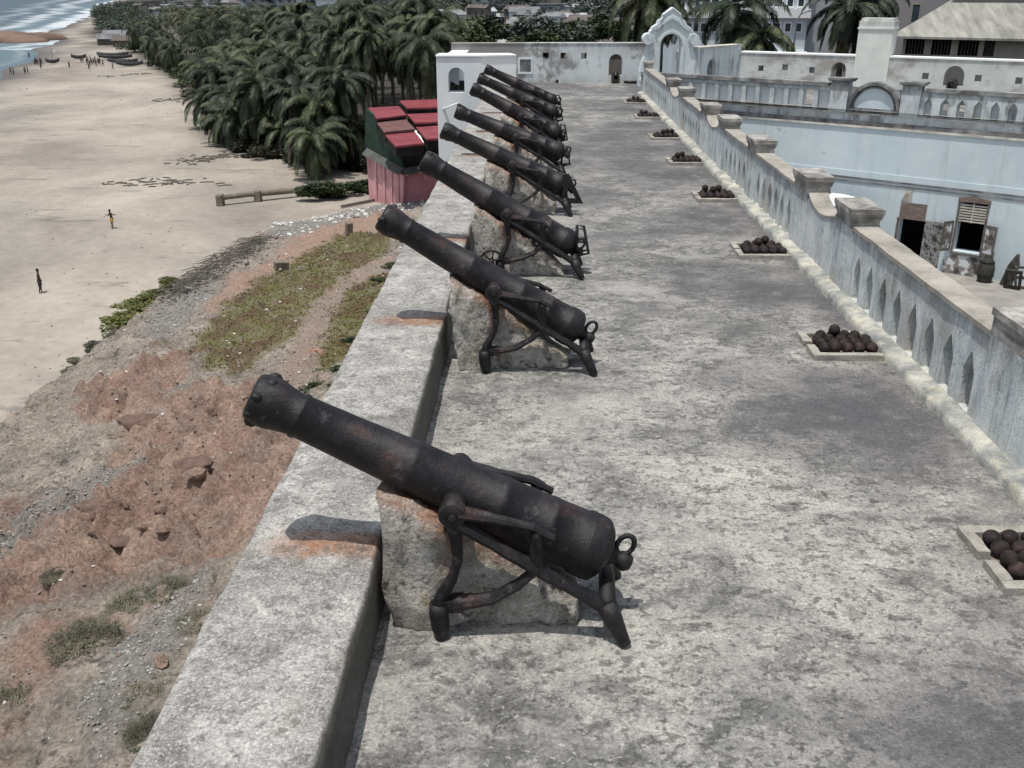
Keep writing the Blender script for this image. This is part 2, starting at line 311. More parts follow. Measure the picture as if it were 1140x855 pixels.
def arch(x0, x1, z0, z1, n=8):
    r = (x1-x0)/2; cx = (x0+x1)/2; zs = z1-r
    return [(x0, z0), (x1, z0)]+[(cx+r*math.cos(t*PI/n), zs+r*math.sin(t*PI/n)) for t in range(n+1)]
def lancet(x0, x1, z0, zs, z1): return [(x0, z0), (x1, z0), (x1, zs), ((x0+x1)/2+.02, z1), ((x0+x1)/2-.02, z1), (x0, zs)]
def lerp(a, b, t): return a+(b-a)*t
def ss(a, b, x):
    t = max(0., min(1., (x-a)/(b-a))); return t*t*(3-2*t)
def interp(tab, x):
    if x <= tab[0][0]: return tab[0][1]
    for (a, b), (c, d) in zip(tab, tab[1:]):
        if x <= c: return b+(d-b)*(x-a)/(c-a)
    return tab[-1][1]
def nz(x, y, z=0., o=3):
    v = 0; a = 1; 
    for k in range(o): v += a*NZ.noise(V((x, y, z))); x *= 2.03; y *= 2.03; z *= 2.03; a *= .5
    return v
def attr(o, name, vals):
    at = o.data.attributes.new(name, 'FLOAT', 'POINT'); at.data.foreach_set('value', vals)
# ================================================================== TERRAIN
BZ = -15.0
TOE = [(0, -23), (40, -24.5), (54, -25), (70, -25), (80, -24), (88, -19), (94, -13), (100, -6), (106, -2.3)]
RISE = [(0, 7.4), (40, 6.6), (60, 4.6), (80, 2.4), (95, 1.2), (104, .2), (106, 0)]
def hbase(x, y):
    tx = interp(TOE, y)
    if x <= tx or y > 106: return 0.
    d = min(1., (x-tx)/max(1., (-2.2-tx)))
    f = .30*ss(0, .09, d)+.70*d**.85
    return interp(RISE, y)*f
def hz(x, y):
    h = hbase(x, y)
    if h <= 0: return BZ+(.03 if x > interp(TOE, y)-1.1 else -.06) if y < 106 else BZ-.06
    k = min(1., h/1.2)
    n = .28*nz(x*.35, y*.35, 3.)+.10*nz(x*1.3, y*1.3, 8.)
    er = REDM(x, y)                                   # eroded red earth: gullies and lumps
    if er > 0:
        rg = 1-abs(NZ.noise(V((x*.55+1.2*NZ.noise(V((x*.3, y*.3, 5))), y*.40, 1.))))*2
        n += er*(1.35*abs(nz(x*.42+.3*y, y*.55, 6., 2))+.8*abs(nz(x*1.2, y*1.2, 2., 3))+.16*abs(nz(x*3.6, y*3.6, 4., 3))-.62)
    else: n += .34*abs(nz(x*.9, y*.9, 12., 4))-.1
    n += .10*nz(x*3.1, y*3.1, 5., 3)
    return max(BZ+.025, BZ+h+k*n)
def hit(px, py):
    """point where a sight line meets the hillside"""
    r = ray(px, py); t0 = None
    t = 2.5/FPX
    while t < 400/FPX:
        p = CAM+r*t
        if p.z < BZ+hbase(p.x, p.y): return p
        t += .25/FPX
    return onz(px, py, BZ)
def inpoly(p, P):
    c = False; j = len(P)-1
    for i in range(len(P)):
        a = P[i]; b = P[j]
        if (a[1] > p[1]) != (b[1] > p[1]) and p[0] < (b[0]-a[0])*(p[1]-a[1])/(b[1]-a[1])+a[0]: c = not c
        j = i
    return c
def segd(p, a, b):
    dx = b[0]-a[0]; dy = b[1]-a[1]; L2 = dx*dx+dy*dy or 1e-9
    t = max(0., min(1., ((p[0]-a[0])*dx+(p[1]-a[1])*dy)/L2))
    return math.hypot(p[0]-a[0]-dx*t, p[1]-a[1]-dy*t)
class Zone:
    def __init__(s, px, nscale=.6, namp=1.2, soft=.5, line=None):
        s.P = [(q.x, q.y) for q in (hit(*p) for p in px)]; s.ns = nscale; s.na = namp; s.so = soft; s.line = line
        xs = [p[0] for p in s.P]; ys = [p[1] for p in s.P]; m = 3
        s.bb = (min(xs)-m, max(xs)+m, min(ys)-m, max(ys)+m)
    def __call__(s, x, y):
        if not (s.bb[0] < x < s.bb[1] and s.bb[2] < y < s.bb[3]): return 0.
        n = s.na*nz(x*s.ns, y*s.ns, s.bb[0], 3)
        if s.line:
            d = min(segd((x, y), a, b) for a, b in zip(s.P, s.P[1:]))
            return 1-ss(-s.so, s.so, d-s.line+n)
        P = s.P; d = min(segd((x, y), P[i], P[i-1]) for i in range(len(P)))
        if not inpoly((x, y), P): d = -d
        return ss(-s.so, s.so, d+n)
_bare = hbase
Z_red = [Zone([(-60, 545), (60, 565), (120, 520), (160, 470), (200, 440), (300, 425), (345, 470), (330, 560), (262, 615), (205, 628), (150, 645), (80, 665), (-60, 700)], .5, .9, .5),
         Zone([(80, 440), (160, 400), (210, 395), (190, 450), (120, 470)], .5, .9, .5), Zone([(355, 385), (375, 378), (378, 395), (360, 402)], .8, .3, .3),
         Zone([(0, 720), (70, 690), (110, 700), (60, 770), (0, 790)], .8, .6, .6)]
def REDM(x, y): return max(z(x, y) for z in Z_red[:2])
Z_grass = [Zone([(215, 385), (245, 345), (290, 312), (330, 290), (380, 262), (440, 255), (425, 285), (392, 303), (360, 332), (332, 365), (303, 388), (270, 408), (232, 408)], .7, .8, .5),
           Zone([(378, 402), (350, 432), (350, 392), (366, 348), (392, 318), (436, 300), (422, 335), (400, 375)], .8, .5, .3)]
Z_path = [Zone([(436, 288), (398, 305), (368, 330), (354, 358), (340, 395), (322, 430)], .5, .25, .45, line=.75)]
Z_peach = Zone([(225, 345), (262, 312), (300, 290), (330, 262), (400, 238), (450, 226), (450, 250), (385, 262), (335, 290), (290, 312), (240, 350)], .5, .5, .6)
Z_gravel = [Zone([(-20, 600), (60, 545), (120, 520), (165, 500), (175, 515), (120, 545), (60, 580), (-20, 630)], .9, .6, .4),
            Zone([(160, 350), (200, 320), (235, 300), (250, 318), (215, 345), (190, 375), (165, 380)], .9, .6, .5),
            Zone([(100, 760), (160, 700), (205, 655), (235, 640), (200, 720), (150, 800), (110, 855)], .9, .5, .4)]
Z_rubble = [Zone([(285, 262), (330, 246), (400, 232), (480, 222), (480, 232), (400, 243), (340, 258), (300, 268)], 1., .4, .3)]

def grid_mesh(name, xs, ys, fz, mat, attrs=None, smooth=True):
    nx = len(xs[0]) if isinstance(xs[0], list) else len(xs); verts = []
    for j, y in enumerate(ys):
        row = xs[j] if isinstance(xs[0], list) else xs
        for x in row: verts.append((x, y, fz(x, y)))
    faces = [(j*nx+i, j*nx+i+1, (j+1)*nx+i+1, (j+1)*nx+i) for j in range(len(ys)-1) for i in range(nx-1)]
    me = bpy.data.meshes.new(name); me.from_pydata(verts, [], faces); me.update()
    if smooth: me.polygons.foreach_set('use_smooth', [True]*len(me.polygons))
    o = bpy.data.objects.new(name, me); COL.objects.link(o); me.materials.append(M[mat])
    for an, fn in (attrs or {}).items(): attr(o, an, [fn(v[0], v[1]) for v in verts])
    return o

SAND = [(.36, (.225, .20, .175)), (.46, (.30, .27, .235)), (.55, (.36, .325, .28)), (.66, (.42, .385, .335))]
M['hill'] = surf('hillside_earth', [(.34, (.15, .13, .112)), (.45, (.25, .22, .19)), (.55, (.34, .295, .25)), (.68, (.45, .40, .345))], scale=.55, detail=15, nr=.72,
    layers=[((.27, .16, .105), .33, .55, .66, W1, .55), ((.33, .315, .295), 6, .57, .63, W1, .7), ((.055, .048, .042), 2.2, .56, .64, W1, .7), ((.10, .10, .055), .7, .60, .68, W1, .4)],  # near-black layer paints crevice shade into the earth
    attrs=[('sand', (.33, .295, .255), 0), ('red', (.28, .185, .148), .8), ('red2', (.38, .275, .22), 1.7), ('peach', (.33, .235, .185), 0), ('gravel', (.23, .225, .21), 2.2), ('grass', (.135, .13, .045), 1.1), ('brown', (.13, .08, .055), 1.2), ('path', (.30, .235, .20), 0)],
    grain=.5, gscale=9, bump=1., bscale=3.5, bdist=.2)
M['beach'] = surf('beach_sand', SAND, scale=.045, detail=12, nr=.68, stretch=(1, .7, 1),
    layers=[((.20, .19, .175), .030, .50, .60, (1, .5, 1), .7), ((.40, .34, .285), .05, .55, .65, W1, .5), ((.12, .11, .10), .25, .60, .66, (.5, 1.6, 1), .55), ((.17, .155, .14), 1.1, .60, .68, (.6, 1.3, 1), .4)],
    attrs=[('wet', (.115, .105, .10), 0), ('soil', (.045, .042, .034), 0), ('hillc', (.13, .125, .105), .02)], grain=.12, gscale=1.2, bump=.25, bscale=1.2, bdist=.2)
ys = []; y = 3.
while y < 106.5: ys.append(y); y += max(.15, .0042*y+.02)
ys[-1] = 106.5
xs = []
for y in ys:
    t0 = interp(TOE, y)-1.8; t0 = min(t0, -6.); xs.append([lerp(t0, -2.2, i/165) for i in range(166)])
def sandf(x, y):
    tx = interp(TOE, y); return 1-ss(-.2, 1.0, x-tx+.8*nz(x*.5, y*.5, 4.))
ghill = grid_mesh('hillside_ground', xs, ys, hz, 'hill', {
    'sand': sandf, 'red': lambda x, y: max(z(x, y) for z in Z_red), 'red2': lambda x, y: REDM(x, y)*ss(-.1, .35, nz(x*.45, y*.45, 9.)),
    'grass': lambda x, y: max(z(x, y) for z in Z_grass), 'brown': lambda x, y: max(z(x, y) for z in Z_grass)*ss(-.05, .35, nz(x*.5, y*.5, 2.)),
    'path': lambda x, y: Z_path[0](x, y), 'peach': Z_peach, 'gravel': lambda x, y: max(z(x, y) for z in Z_gravel+Z_rubble)})
tag(ghill, kind='structure')

# coast, beach and land to the horizon
CO = [(q.y, q.x) for q in (onz(a, b, BZ-.3) for a, b in [(0, 77), (14, 68), (28, 58), (38, 51), (46, 43), (64, 31), (86, 21), (104, 14), (116, 5)])]
CO.sort()
CO = [(-60, CO[0][1]-50), (CO[0][0]-60, CO[0][1]+22)]+CO+[(CO[-1][0]*1.6, CO[-1][1]*1.55), (4000, CO[-1][1]*3.6)]
def coast(y): return interp(CO, y)+(9*NZ.noise(V((y*.011, 3, 0)))+4*NZ.noise(V((y*.035, 7, 0))))*(1+max(0, y-300)/500)
GRV = [(q.y, q.x) for q in (onz(a, b, BZ) for a, b in [(500, 215), (400, 193), (352, 190), (262, 170), (232, 152), (215, 118), (192, 90), (160, 72), (140, 55), (118, 35), (108, 22), (112, 12)])]
GRV.sort()
def grove(y): return interp(GRV, y)
def zt(x, y):
    c = coast(y)
    if x < c+14: return lerp(BZ-.9, BZ, max(0., min(1., (x-c+10)/24)))
    h = 0.
    if y > 170: h = (30*ss(190, 1000, y)+3*nz(x*.006, y*.006, 1.)*ss(200, 500, y))*ss(25, 190, x-c-.05*y)
    d = (-30.2 < x < -2) and (2.6 < y < 106.2)
    return BZ+h
ys2 = [-10, 4]+[5+i*2.5 for i in range(48)]
y = 125.
while y < 4000: ys2.append(y); y *= 1.022
xs2 = []
for y in ys2:
    c = coast(y); g = min(grove(y), -2.0); 
    row = [c-14+i*3 for i in range(14)]
    a = row[-1]; g2 = max(g, a+20)
    row += [lerp(a, g2, (i+1)/22) for i in range(22)]
    row += [g2+(900+y*.5-g2)*((i+1)/44)**1.7 for i in range(44)]
    xs2.append(row)
def wetf(x, y): return 1-ss(3, 16, x-coast(y)+3*nz(x*.05, y*.05))
def soilf(x, y): return max(ss(-3, 5, x-grove(y)+3*nz(x*.12, y*.12, 3.)), ss(340, 400, y+25*nz(x*.02, y*.02, 6.))*ss(14, 30, x-coast(y)+8*nz(x*.03, y*.03)))
beach = grid_mesh('beach', xs2, ys2, zt, 'beach', {'wet': wetf, 'soil': soilf, 'hillc': lambda x, y: ss(170, 420, y)*ss(0, 30, x-grove(y))})
tag(beach, kind='structure')
# sea, with foam running along the shore
N = NT('sea_water'); P = N.pos('pos')
a = N.n('ShaderNodeAttribute', attribute_name='foam').outputs['Fac']
k = N.ramp(N.noise(N.pos('pos', (1, .35, 1)), .05, 8, .7), [(.36, 0.), (.50, 1.)])
sh = N.n('ShaderNodeAttribute', attribute_name='shallow').outputs['Fac']
c = N.mix(sh, (.018, .052, .080), (.075, .135, .165)); c = N.mix(N.math('MULTIPLY', a, k), c, (.60, .65, .68))
N.L(c, N.b.inputs['Base Color']); N.b.inputs['Roughness'].default_value = .35
bp = N.n('ShaderNodeBump'); bp.inputs['Strength'].default_value = .6; bp.inputs['Distance'].default_value = .6
N.L(N.noise(N.pos('pos', (1, .6, 1)), .09, 8, .65), bp.inputs['Height']); N.L(bp.outputs[0], N.b.inputs['Normal']); M['sea'] = N.m
ys3 = [-60, 0, 60, 120, 170]
y = 200.
while y < 1600: ys3.append(y); y += max(4, y*.012)
ys3 += [1700, 1900, 2200, 2600, 3200, 4200, 6000, 9000, 14000]
ds = [14, 6, 2, 0]+[-2.5*i for i in range(1, 70)]+[-200, -260, -340, -450, -700, -1200, -2500, -6000, -14000]
def foamf(x, y):
    d = coast(y)-x
    pool = y < 355
    if pool: return .25*ss(0, 1, d)*(1-ss(2, 6, d))
    sc = 1+max(0, (y-400))/900
    n = 10*nz(y*.012, x*.012, 2.)
    b = lambda c, w: math.exp(-((d+n-c*sc)/(w*sc))**2)
    return min(1., (1-ss(5, 13, d+n*.4))*ss(-12, 0, d)+.8*b(22, 5)+.35*b(42, 5))
sea = grid_mesh('sea', [[coast(y)+d for d in ds[::-1]] for y in ys3], ys3, lambda x, y: BZ-.42, 'sea', {'foam': foamf, 'shallow': lambda x, y: (1-ss(8, 45, coast(y)-x)) if y > 355 else .8})
tag(sea, kind='structure')
# rocky spit of orange earth between the pool and the surf
m = MB(); a = onz(-30, 44, BZ); b = onz(44, 44, BZ)
pts = [a.lerp(b, t) for t in (0, .2, .4, .6, .8, 1.)]
for i in range(46):
    t = rnd.random(); p = a.lerp(b, t)
    m.ball((p.x, p.y+rnd.uniform(-14, 14), BZ-.6), rnd.uniform(5, 11)*(1-.6*max(0, t-.6)), 2, (1.3, 1, rnd.uniform(.25, .42)))
M['spit'] = plain('orange_earth', (.20, .135, .105), .35, scale=.08, grain=.3)
tag(m.build('rock_spit', 'spit', smooth=True), kind='structure')

# ================================================================== THE FORT: terrace, parapet, outer walls
XI, XO, XR = -1.20, -2.28, 4.90
GUNS = [(-.59, 6.53, 26.3), (-.53, 12.05, 31.), (-.50, 16.5, 30.3), (-.54, 21.4, 24.6), (-.55, 25.6, 21.2), (-.50, 30.0, 27.3), (-.53, 34.75, 23.6), (-.50, 38.6, 24.3)]
TRAYS = [7.30, 12.72, 17.95, 23.05, 28.15, 33.0, 38.5, 43.6]
P1 = V((5.04, 47.32, 0)); U2 = V((.8, -.6, 0)); N2 = V((-.6, -.8, 0))          # inner front: along, towards the viewer
Q1 = onz(825, 57, 1.5); Q1.z = 0; Q2 = onz(1140, 67, 1.5); Q2.z = 0; U3 = (Q2-Q1).normalized(); N3 = V((U3.y, -U3.x, 0))
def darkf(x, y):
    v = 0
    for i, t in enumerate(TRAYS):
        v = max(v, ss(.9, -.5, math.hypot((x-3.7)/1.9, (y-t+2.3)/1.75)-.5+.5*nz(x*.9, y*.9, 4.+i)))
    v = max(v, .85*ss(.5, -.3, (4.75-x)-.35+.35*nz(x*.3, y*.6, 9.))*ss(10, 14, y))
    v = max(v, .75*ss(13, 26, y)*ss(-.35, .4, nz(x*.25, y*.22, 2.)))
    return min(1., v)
def palef(x, y):
    v = .62*ss(17, 6, y)*ss(-.45, .35, nz(x*.35, y*.35, 7.))
    v = max(v, ss(.75, .1, math.hypot((x-1.6)/2.2, (y-8.9)/1.6)+.6*nz(x*.8, y*.8, 1.)))
    for t in TRAYS: v = max(v, .8*ss(.5, .1, math.hypot((x-3.9)/1.5, (y-t+.75)/.5)+.5*nz(x*1.5, y*1.5, 3.)))
    return min(1., v)
fx = [XI-.02+i*(XR-XI+.3)/70 for i in range(71)]
fy = []; y = -3.
while y < 53.4: fy.append(y); y += max(.08, .007*y)
fy.append(53.45)
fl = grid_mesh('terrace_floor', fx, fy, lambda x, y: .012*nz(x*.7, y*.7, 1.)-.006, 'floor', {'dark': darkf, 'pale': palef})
tag(fl, kind='structure')
m = MB(); B = P1+U2*26; C2 = Q1+U3*24
m.bm.faces.new([m.bm.verts.new(v) for v in (V((5.15, 46.9, -.002)), V((B.x, B.y, -.002)), V((C2.x, C2.y, -.002)), V((Q1.x, Q1.y, -.002)), V((8.2, 53.45, -.002)), V((5.15, 53.45, -.002)))])
tag(m.build('upper_terrace_floor', 'floor'), kind='structure')
m = MB()
CF = -6.1
m.bm.faces.new([m.bm.verts.new(v) for v in (V((5.2, -20, CF)), V((60, -20, CF)), V((60, 8, CF)), V((B.x+6, B.y-3, CF)), V((P1.x, P1.y+1, CF)))])
tag(m.build('courtyard_floor', 'court'), kind='structure')

# low thick parapet the guns fire over
py_ = []; y = -3.
while y < 44.6: py_.append(y); y += max(.07, .006*y)
def rustf(x, y):
    v = 0
    for gx, gy, e in GUNS:
        yc = gy-.02+.04*NZ.noise(V((x*2, gy, 0)))
        if abs(y-yc) < 1: v = max(v, ss(.26, .10, abs(y-yc)+.1*NZ.noise(V((x*5, y*5, 0))))*ss(XO+.02, XO+.5, x))
    return v
sec = [(XO, -.35), (XO, -.1), (XO, .2), (XO, .5), (XO+.03, .555)]+[(XO+.03+(XI-XO-.06)*i/14, .57) for i in range(1, 14)]+[(XI-.03, .565), (XI-.005, .54)]+[(XI+.005, .54-.55*i/5) for i in range(1, 6)]
verts = []; rv = []; sv = []
for y in py_:
    for i, (x, z) in enumerate(sec):
        jx = .022*nz(y*1.1, i*.1, 3.)+(.012*NZ.noise(V((y*6, i*.7, 2.))) if 3 < i < 20 else 0)
        jz = .012*nz(x*2, y*1.4, 6.)
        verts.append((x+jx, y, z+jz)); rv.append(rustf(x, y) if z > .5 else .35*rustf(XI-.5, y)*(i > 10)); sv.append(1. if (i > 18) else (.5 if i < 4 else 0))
n = len(sec)
faces = [(j*n+i, j*n+i+1, (j+1)*n+i+1, (j+1)*n+i) for j in range(len(py_)-1) for i in range(n-1)]
faces += [tuple(range(n)), tuple(range((len(py_)-1)*n, len(py_)*n))[::-1]]
me = bpy.data.meshes.new('parapet_wall'); me.from_pydata(verts, [], faces); me.materials.append(M['parapet'])
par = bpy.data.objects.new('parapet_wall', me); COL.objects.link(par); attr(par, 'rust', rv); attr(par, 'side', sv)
me.polygons.foreach_set('use_smooth', [True]*len(me.polygons)); 
tag(par, 'long low wide grey parapet with rust stains under the row of cannons', 'parapet')
m = MB(); m.quadbox(XO+.04, 5.18, -3, 45, -17, -.36).quadbox(XO+.5, 5.18, 45.003, 54.2, -17, -.36)
m.quadbox(XI+.03, 5.17, -3, 53.4, -.36, -.02)
tag(m.build('fort_rampart', 'ramp'), 'tall stained masonry rampart that carries the cannon terrace', 'rampart')

# ================================================================== CANNONS
def block_mesh(e, seed, parent=None):
    te = math.tan(e); verts = []; rust = []; NXB = 34
    def h(x): return max(.14, 1.09-te*x-.235-.02*x-.16*max(0, x-.10))
    x0, x1 = -.56, .96
    prof = []
    for i in range(NXB+1):
        x = lerp(x0, x1, i/NXB); H = h(x); wd = (.29 if x < -.1 else .29-.10*min(1., (x+.1)/.12))*(1-.12*max(0, x))
        ring = [(-wd-.03, 0)]+[(-wd+(-.03+.03*k/9), H*k/9) for k in range(1, 9)]+[(-wd+.02, H-.01)]+[(-wd+2*wd*k/6, H) for k in range(1, 6)]+[(wd-.02, H-.01)]+[(wd, H*(9-k)/9) for k in range(1, 9)]+[(wd+.03, 0)]
        prof.append([V((x, a, b)) for a, b in ring])
    nr = len(prof[0])
    def disp(p, k):
        q = V((p.x*3.3+seed, p.y*3.3, p.z*3.3)); d = NZ.noise_vector(q)*.06+NZ.noise_vector(q*2.7)*.038+NZ.noise_vector(q*6.1)*.016
        p2 = p+V((d.x, d.y, d.z*.6 if p.z > .05 else 0))
        if p.z < .62 and p.x < -.35: p2.x += .10*(1-p.z/.62)*(-p.x-.35)/.28*1.2     # undercut by the parapet
        if p.x < -.45 and p.z > .62: p2.x += .02*NZ.noise(q*2)
        return p2
    for ring in prof:
        for k, p in enumerate(ring):
            verts.append(disp(p, k))
            a = (1.09-te*p.x-p.z); r = (.7*ss(.48, .24, a)*ss(-.35, -.05, p.x)+.65*ss(.30, .23, a)+.75*ss(.13, .02, abs(p.x+.03+.08*NZ.noise(V((p.z*3, seed, 0)))))*ss(.3, .8, p.z))*(1. if seed < 5 else .6)
            rust.append(min(1., r))
    faces = [(i*nr+k, i*nr+k+1, (i+1)*nr+k+1, (i+1)*nr+k) for i in range(NXB) for k in range(nr-1)]
    c0 = len(verts)
    # end caps as grids between the two sides
    for (i, flip) in ((0, False), (NXB, True)):
        ring = prof[i]; base = i*nr; L = [base+k for k in range(10)]; Rr = [base+nr-1-k for k in range(10)]; prev = L
        NC = 7; H = h(prof[i][0].x)
        for c in range(1, NC+1):
            if c == NC: cur = Rr
            else:
                cur = []
                for k in range(10):
                    if k == 9:
                        cur.append(base+9+c if c < 6 else base+9+5); continue
                    p = verts[L[k]].lerp(verts[Rr[k]], c/NC)
                    if k > 0: p = p+V((NZ.noise(V((p.y*6+seed, p.z*6, 2.)))*.04, 0, 0))
                    verts.append(p); rust.append(rust[L[k]]*.5); cur.append(len(verts)-1)
            for k in range(9):
                f = [prev[k], cur[k], cur[k+1], prev[k+1]]
                f2 = []
                for q in f:
                    if q not in f2: f2.append(q)
                if len(f2) > 2: faces.append(tuple(f2))
            prev = cur
    me = bpy.data.meshes.new('gun_plinth'); me.from_pydata([tuple(v) for v in verts], [], faces)
    o = bpy.data.objects.new('gun_plinth', me); COL.objects.link(o); me.materials.append(M['block']); attr(o, 'rust', rust)
    bm = bmesh.new(); bm.from_mesh(me); bmesh.ops.recalc_face_normals(bm, faces=bm.faces); bm.to_mesh(me); bm.free()
    me.polygons.foreach_set('use_smooth', [True]*len(me.polygons))
    return o
ORD = ['nearest', 'second', 'third', 'fourth', 'fifth', 'sixth', 'seventh', 'farthest']
GL = ['large black iron cannon nearest the camera, its whole barrel and carriage in view',
      'second cannon from the camera, its long barrel steeply raised over the parapet',
      'third cannon, with a small spoked wheel at its front foot',
      'fourth cannon, with a pointed triangular iron plate at its breech',
      'fifth cannon along the terrace, short low barrel below the white bastion wall',
      'sixth cannon, front one of the three whose muzzles cross before the white bastion wall',
      'seventh cannon, middle one of the three muzzles before the white bastion wall',
      'farthest cannon, its muzzle highest against the bright end of the bastion wall']
def rough_iron(o, amp=.006, sc=9., seed=0.):
    for v in o.data.vertices:
        v.co += V(NZ.noise_vector(v.co*sc+V((seed, 0, 0))))*amp
RV = [1., .97, 1.02, .94, .98, 1.0, .93, .95]
def gun(idx, X, Y, ed):
    jr = random.Random(idx+40); jt = lambda: jr.uniform(-.025, .025) if idx else 0.; fk = 1. if idx == 0 else jr.uniform(.8, 1.05)
    e = R(ed); L1, L2 = 1.66, 1.31
    root = tag(empty('cannon', (X, Y, 0)), GL[idx], 'cannon', 'old iron cannons along the parapet')
    ax = V((math.cos(e), 0, -math.sin(e))); T = V((0, 0, 1.09)); mz = T-ax*L1
    prof = [(.30, .03), (.30, .085), (.012, .088), (0, .10), (-.005, .150), (.0, .172), (.03, .192), (.07, .195), (.12, .203), (.17, .200), (.25, .180), (.33, .168), (.345, .180), (.37, .180), (.385, .168),
            (.8, .186), (1.2, .203), (1.205, .208), (1.24, .209), (1.25, .205), (1.6, .217), (1.895, .227), (1.90, .232), (1.955, .234), (1.96, .230), (2.3, .243), (2.305, .248), (2.345, .249), (2.35, .244), (2.6, .252), (2.605, .263), (2.63, .270), (2.70, .271), (2.74, .265), (2.77, .262), (2.81, .22), (2.85, .12), (2.86, .0)]
    sc = (L1+L2)/2.86
    b = MB().lathe([(t*sc, r*RV[idx]*.97) for t, r in prof], mz, ax, 56).build('barrel', 'iron', root, smooth=True)
    rough_iron(b, .006, 5., idx*7.); rough_iron(b, .003, 26., idx*3.)
    # lumpy rust crust round the muzzle of the nearest gun
    m = MB()
    for k in range(7 if idx == 0 else 3):
        a = k*2*PI/(7 if idx == 0 else 3)+idx; 
        d = V((0, math.cos(a), 0))+V((math.sin(e), 0, math.cos(e)))*math.sin(a)
        o = MB().ball(mz+ax*rnd.uniform(.03, .10)+d*.172, rnd.uniform(.03, .055), 2, (1.2, 1, 1)).build('rust_lump', 'iron', b, smooth=True); rough_iron(o, .012, 16.)
    for s in (-1, 1):
        o = MB().lathe([(0, .085), (.05, .085), (.19, .082), (.205, .07)], T+V((0, s*.22, 0)), (0, s, 0), 20).build('trunnion', 'iron', b, smooth=True)
    br = T+ax*L2
    # cascabel and ring for the breeching rope
    o = MB().lathe([(-.03, .12), (.03, .075), (.07, .055), (.10, .07), (.15, .082), (.19, .06), (.205, .0)], br, ax, 18).build('cascabel', 'iron', b, smooth=True)
    upv = V((math.sin(e), 0, math.cos(e)))
    c = br+upv*.13+ax*.08
    pts = [c+ax*math.cos(t*2*PI/14)*.065+upv*math.sin(t*2*PI/14)*.09 for t in range(15)]
    o = MB().tube(pts, .022, 8, cap=False).build('breech_loop', 'iron', b, smooth=True)
    # carriage: two cast side frames, feet, cross bars
    for s in (-1, 1):
        y = s*.36
        m = MB(); q = lambda x, z, yy=y: V((x, yy, z))
        m.lathe([(-.06, .095), (-.045, .105), (.045, .105), (.06, .095)], q(0, 1.06), (0, 1, 0), 20)
        m.tube([q(-.01, 1.02), q(.02, .86), q(.03, .66), (-.02, y*1.02, .50), (-.10, y*1.06, .36), (-.12, y*1.08, .27)], [.064, .050, .043, .045, .052, .062], 6)
        m.tube([q(.04, 1.07+jt()), q(.30, 1.02+jt()), q(.58, .955), q(.74, .86+jt())], [.055*fk, .036*fk, .034*fk, .028*fk], 8, squash=1.3)
        m.tube([q(.03, .98), q(.30, .80+jt()), q(.60, .61), q(.90, .42+jt()), q(1.14, .27)], [.055*fk, .042*fk, .055*fk, .048*fk, .06], 8, squash=1.25)
        m.tube([q(-.06, .27), q(.28, .33+jt()), q(.48, .46+jt()), q(.62, .60)], [.06*fk, .048*fk, .042*fk, .04], 8, squash=1.25)
        m.tube([q(.61, .92), q(.62, .62)], [.048, .06], 8)
        m.ball(q(.61, .62), .075, 2, (1, .7, 1.1))
        for bx, bz in ((.0, 1.06), (.61, .62), (.61, .90), (-.04, .30), (1.12, .28), (.02, .70)): m.lathe([(0, .03), (.035, .03), (.04, .018)], (bx, y+s*.045, bz), (0, s, 0), 6)
        m.quadbox(-.10, .06, y-.07, y+.07, .24, .33).quadbox(-.06, .08, y-.05, y+.05, .93, 1.0)
        bmesh.ops.subdivide_edges(m.bm, edges=[e_ for e_ in m.bm.edges if e_.calc_length() > .09], cuts=2, use_grid_fill=True)
        o = m.build('side_frame', 'iron', root, smooth=False); rough_iron(o, .007, 14., idx+s)
        o = MB().tube([(-.12, y*1.08, .30), (-.12, y*1.10, .20), (-.115, y*1.13, .10), (-.105, y*1.15, .01)], [.072, .076, .07, .052], 12).build('front_foot', 'iron', root, smooth=True)
        rough_iron(o, .009, 12., idx)
        o = MB().tube([(1.14, y, .30), (1.19, y*1.10, .20), (1.25, y*1.22, .09), (1.29, y*1.30, .005)], [.085, .074, .058, .048], 12).build('rear_foot', 'iron', root, smooth=True)
        rough_iron(o, .009, 12., idx)
    m = MB().tube([(1.15, -.40, .31), (1.17, 0, .30), (1.15, .40, .31)], .065, 10)
    m.build('cross_bar', 'iron', root, smooth=True)
    MB().tube([(.62, -.36, .60), (.62, .36, .60)], .03, 8).build('cross_bar', 'iron', root, smooth=True)
    if idx in (2, 4, 5, 6, 7):      # square iron loops standing up behind the breech
        m = MB()
        for y in (-.12, .12):
            p = [V((1.18, y, .32)), V((1.20, y, .80)), V((1.32, y, .78)), V((1.40, y, .36)), V((1.18, y, .32))]
            m.tube(p, .028, 6).tube([V((1.19, y, .57)), V((1.36, y, .56))], .022, 6)
        m.build('breech_bracket', 'iron', root, smooth=True)
    if idx == 3:
        m = MB()
        m.slab([(1.10, .25), (1.55, .25), (1.22, .90), (1.10, .86)], [[(1.20, .36), (1.38, .36), (1.22, .66)]], (0, -.30, 0), (1, 0, 0), (0, 1, 0), .04)
        m.build('breech_bracket', 'iron', root)
    if idx == 2:
        c = V((-.26, -.46, .30)); m = MB()
        m.tube([c+V((math.cos(t*PI/8), 0, math.sin(t*PI/8)))*.19 for t in range(17)], .022, 6, cap=False)
        for t in range(6): m.tube([c, c+V((math.cos(t*PI/3+.3), 0, math.sin(t*PI/3+.3)))*.19], .015, 6)
        m.tube([c-V((0, .05, 0)), c+V((0, .12, 0))], .04, 8)
        m.build('spoked_wheel', 'iron', root, smooth=True)
    bl = block_mesh(e, idx*11.3+2); bl.location = (X, Y, 0)
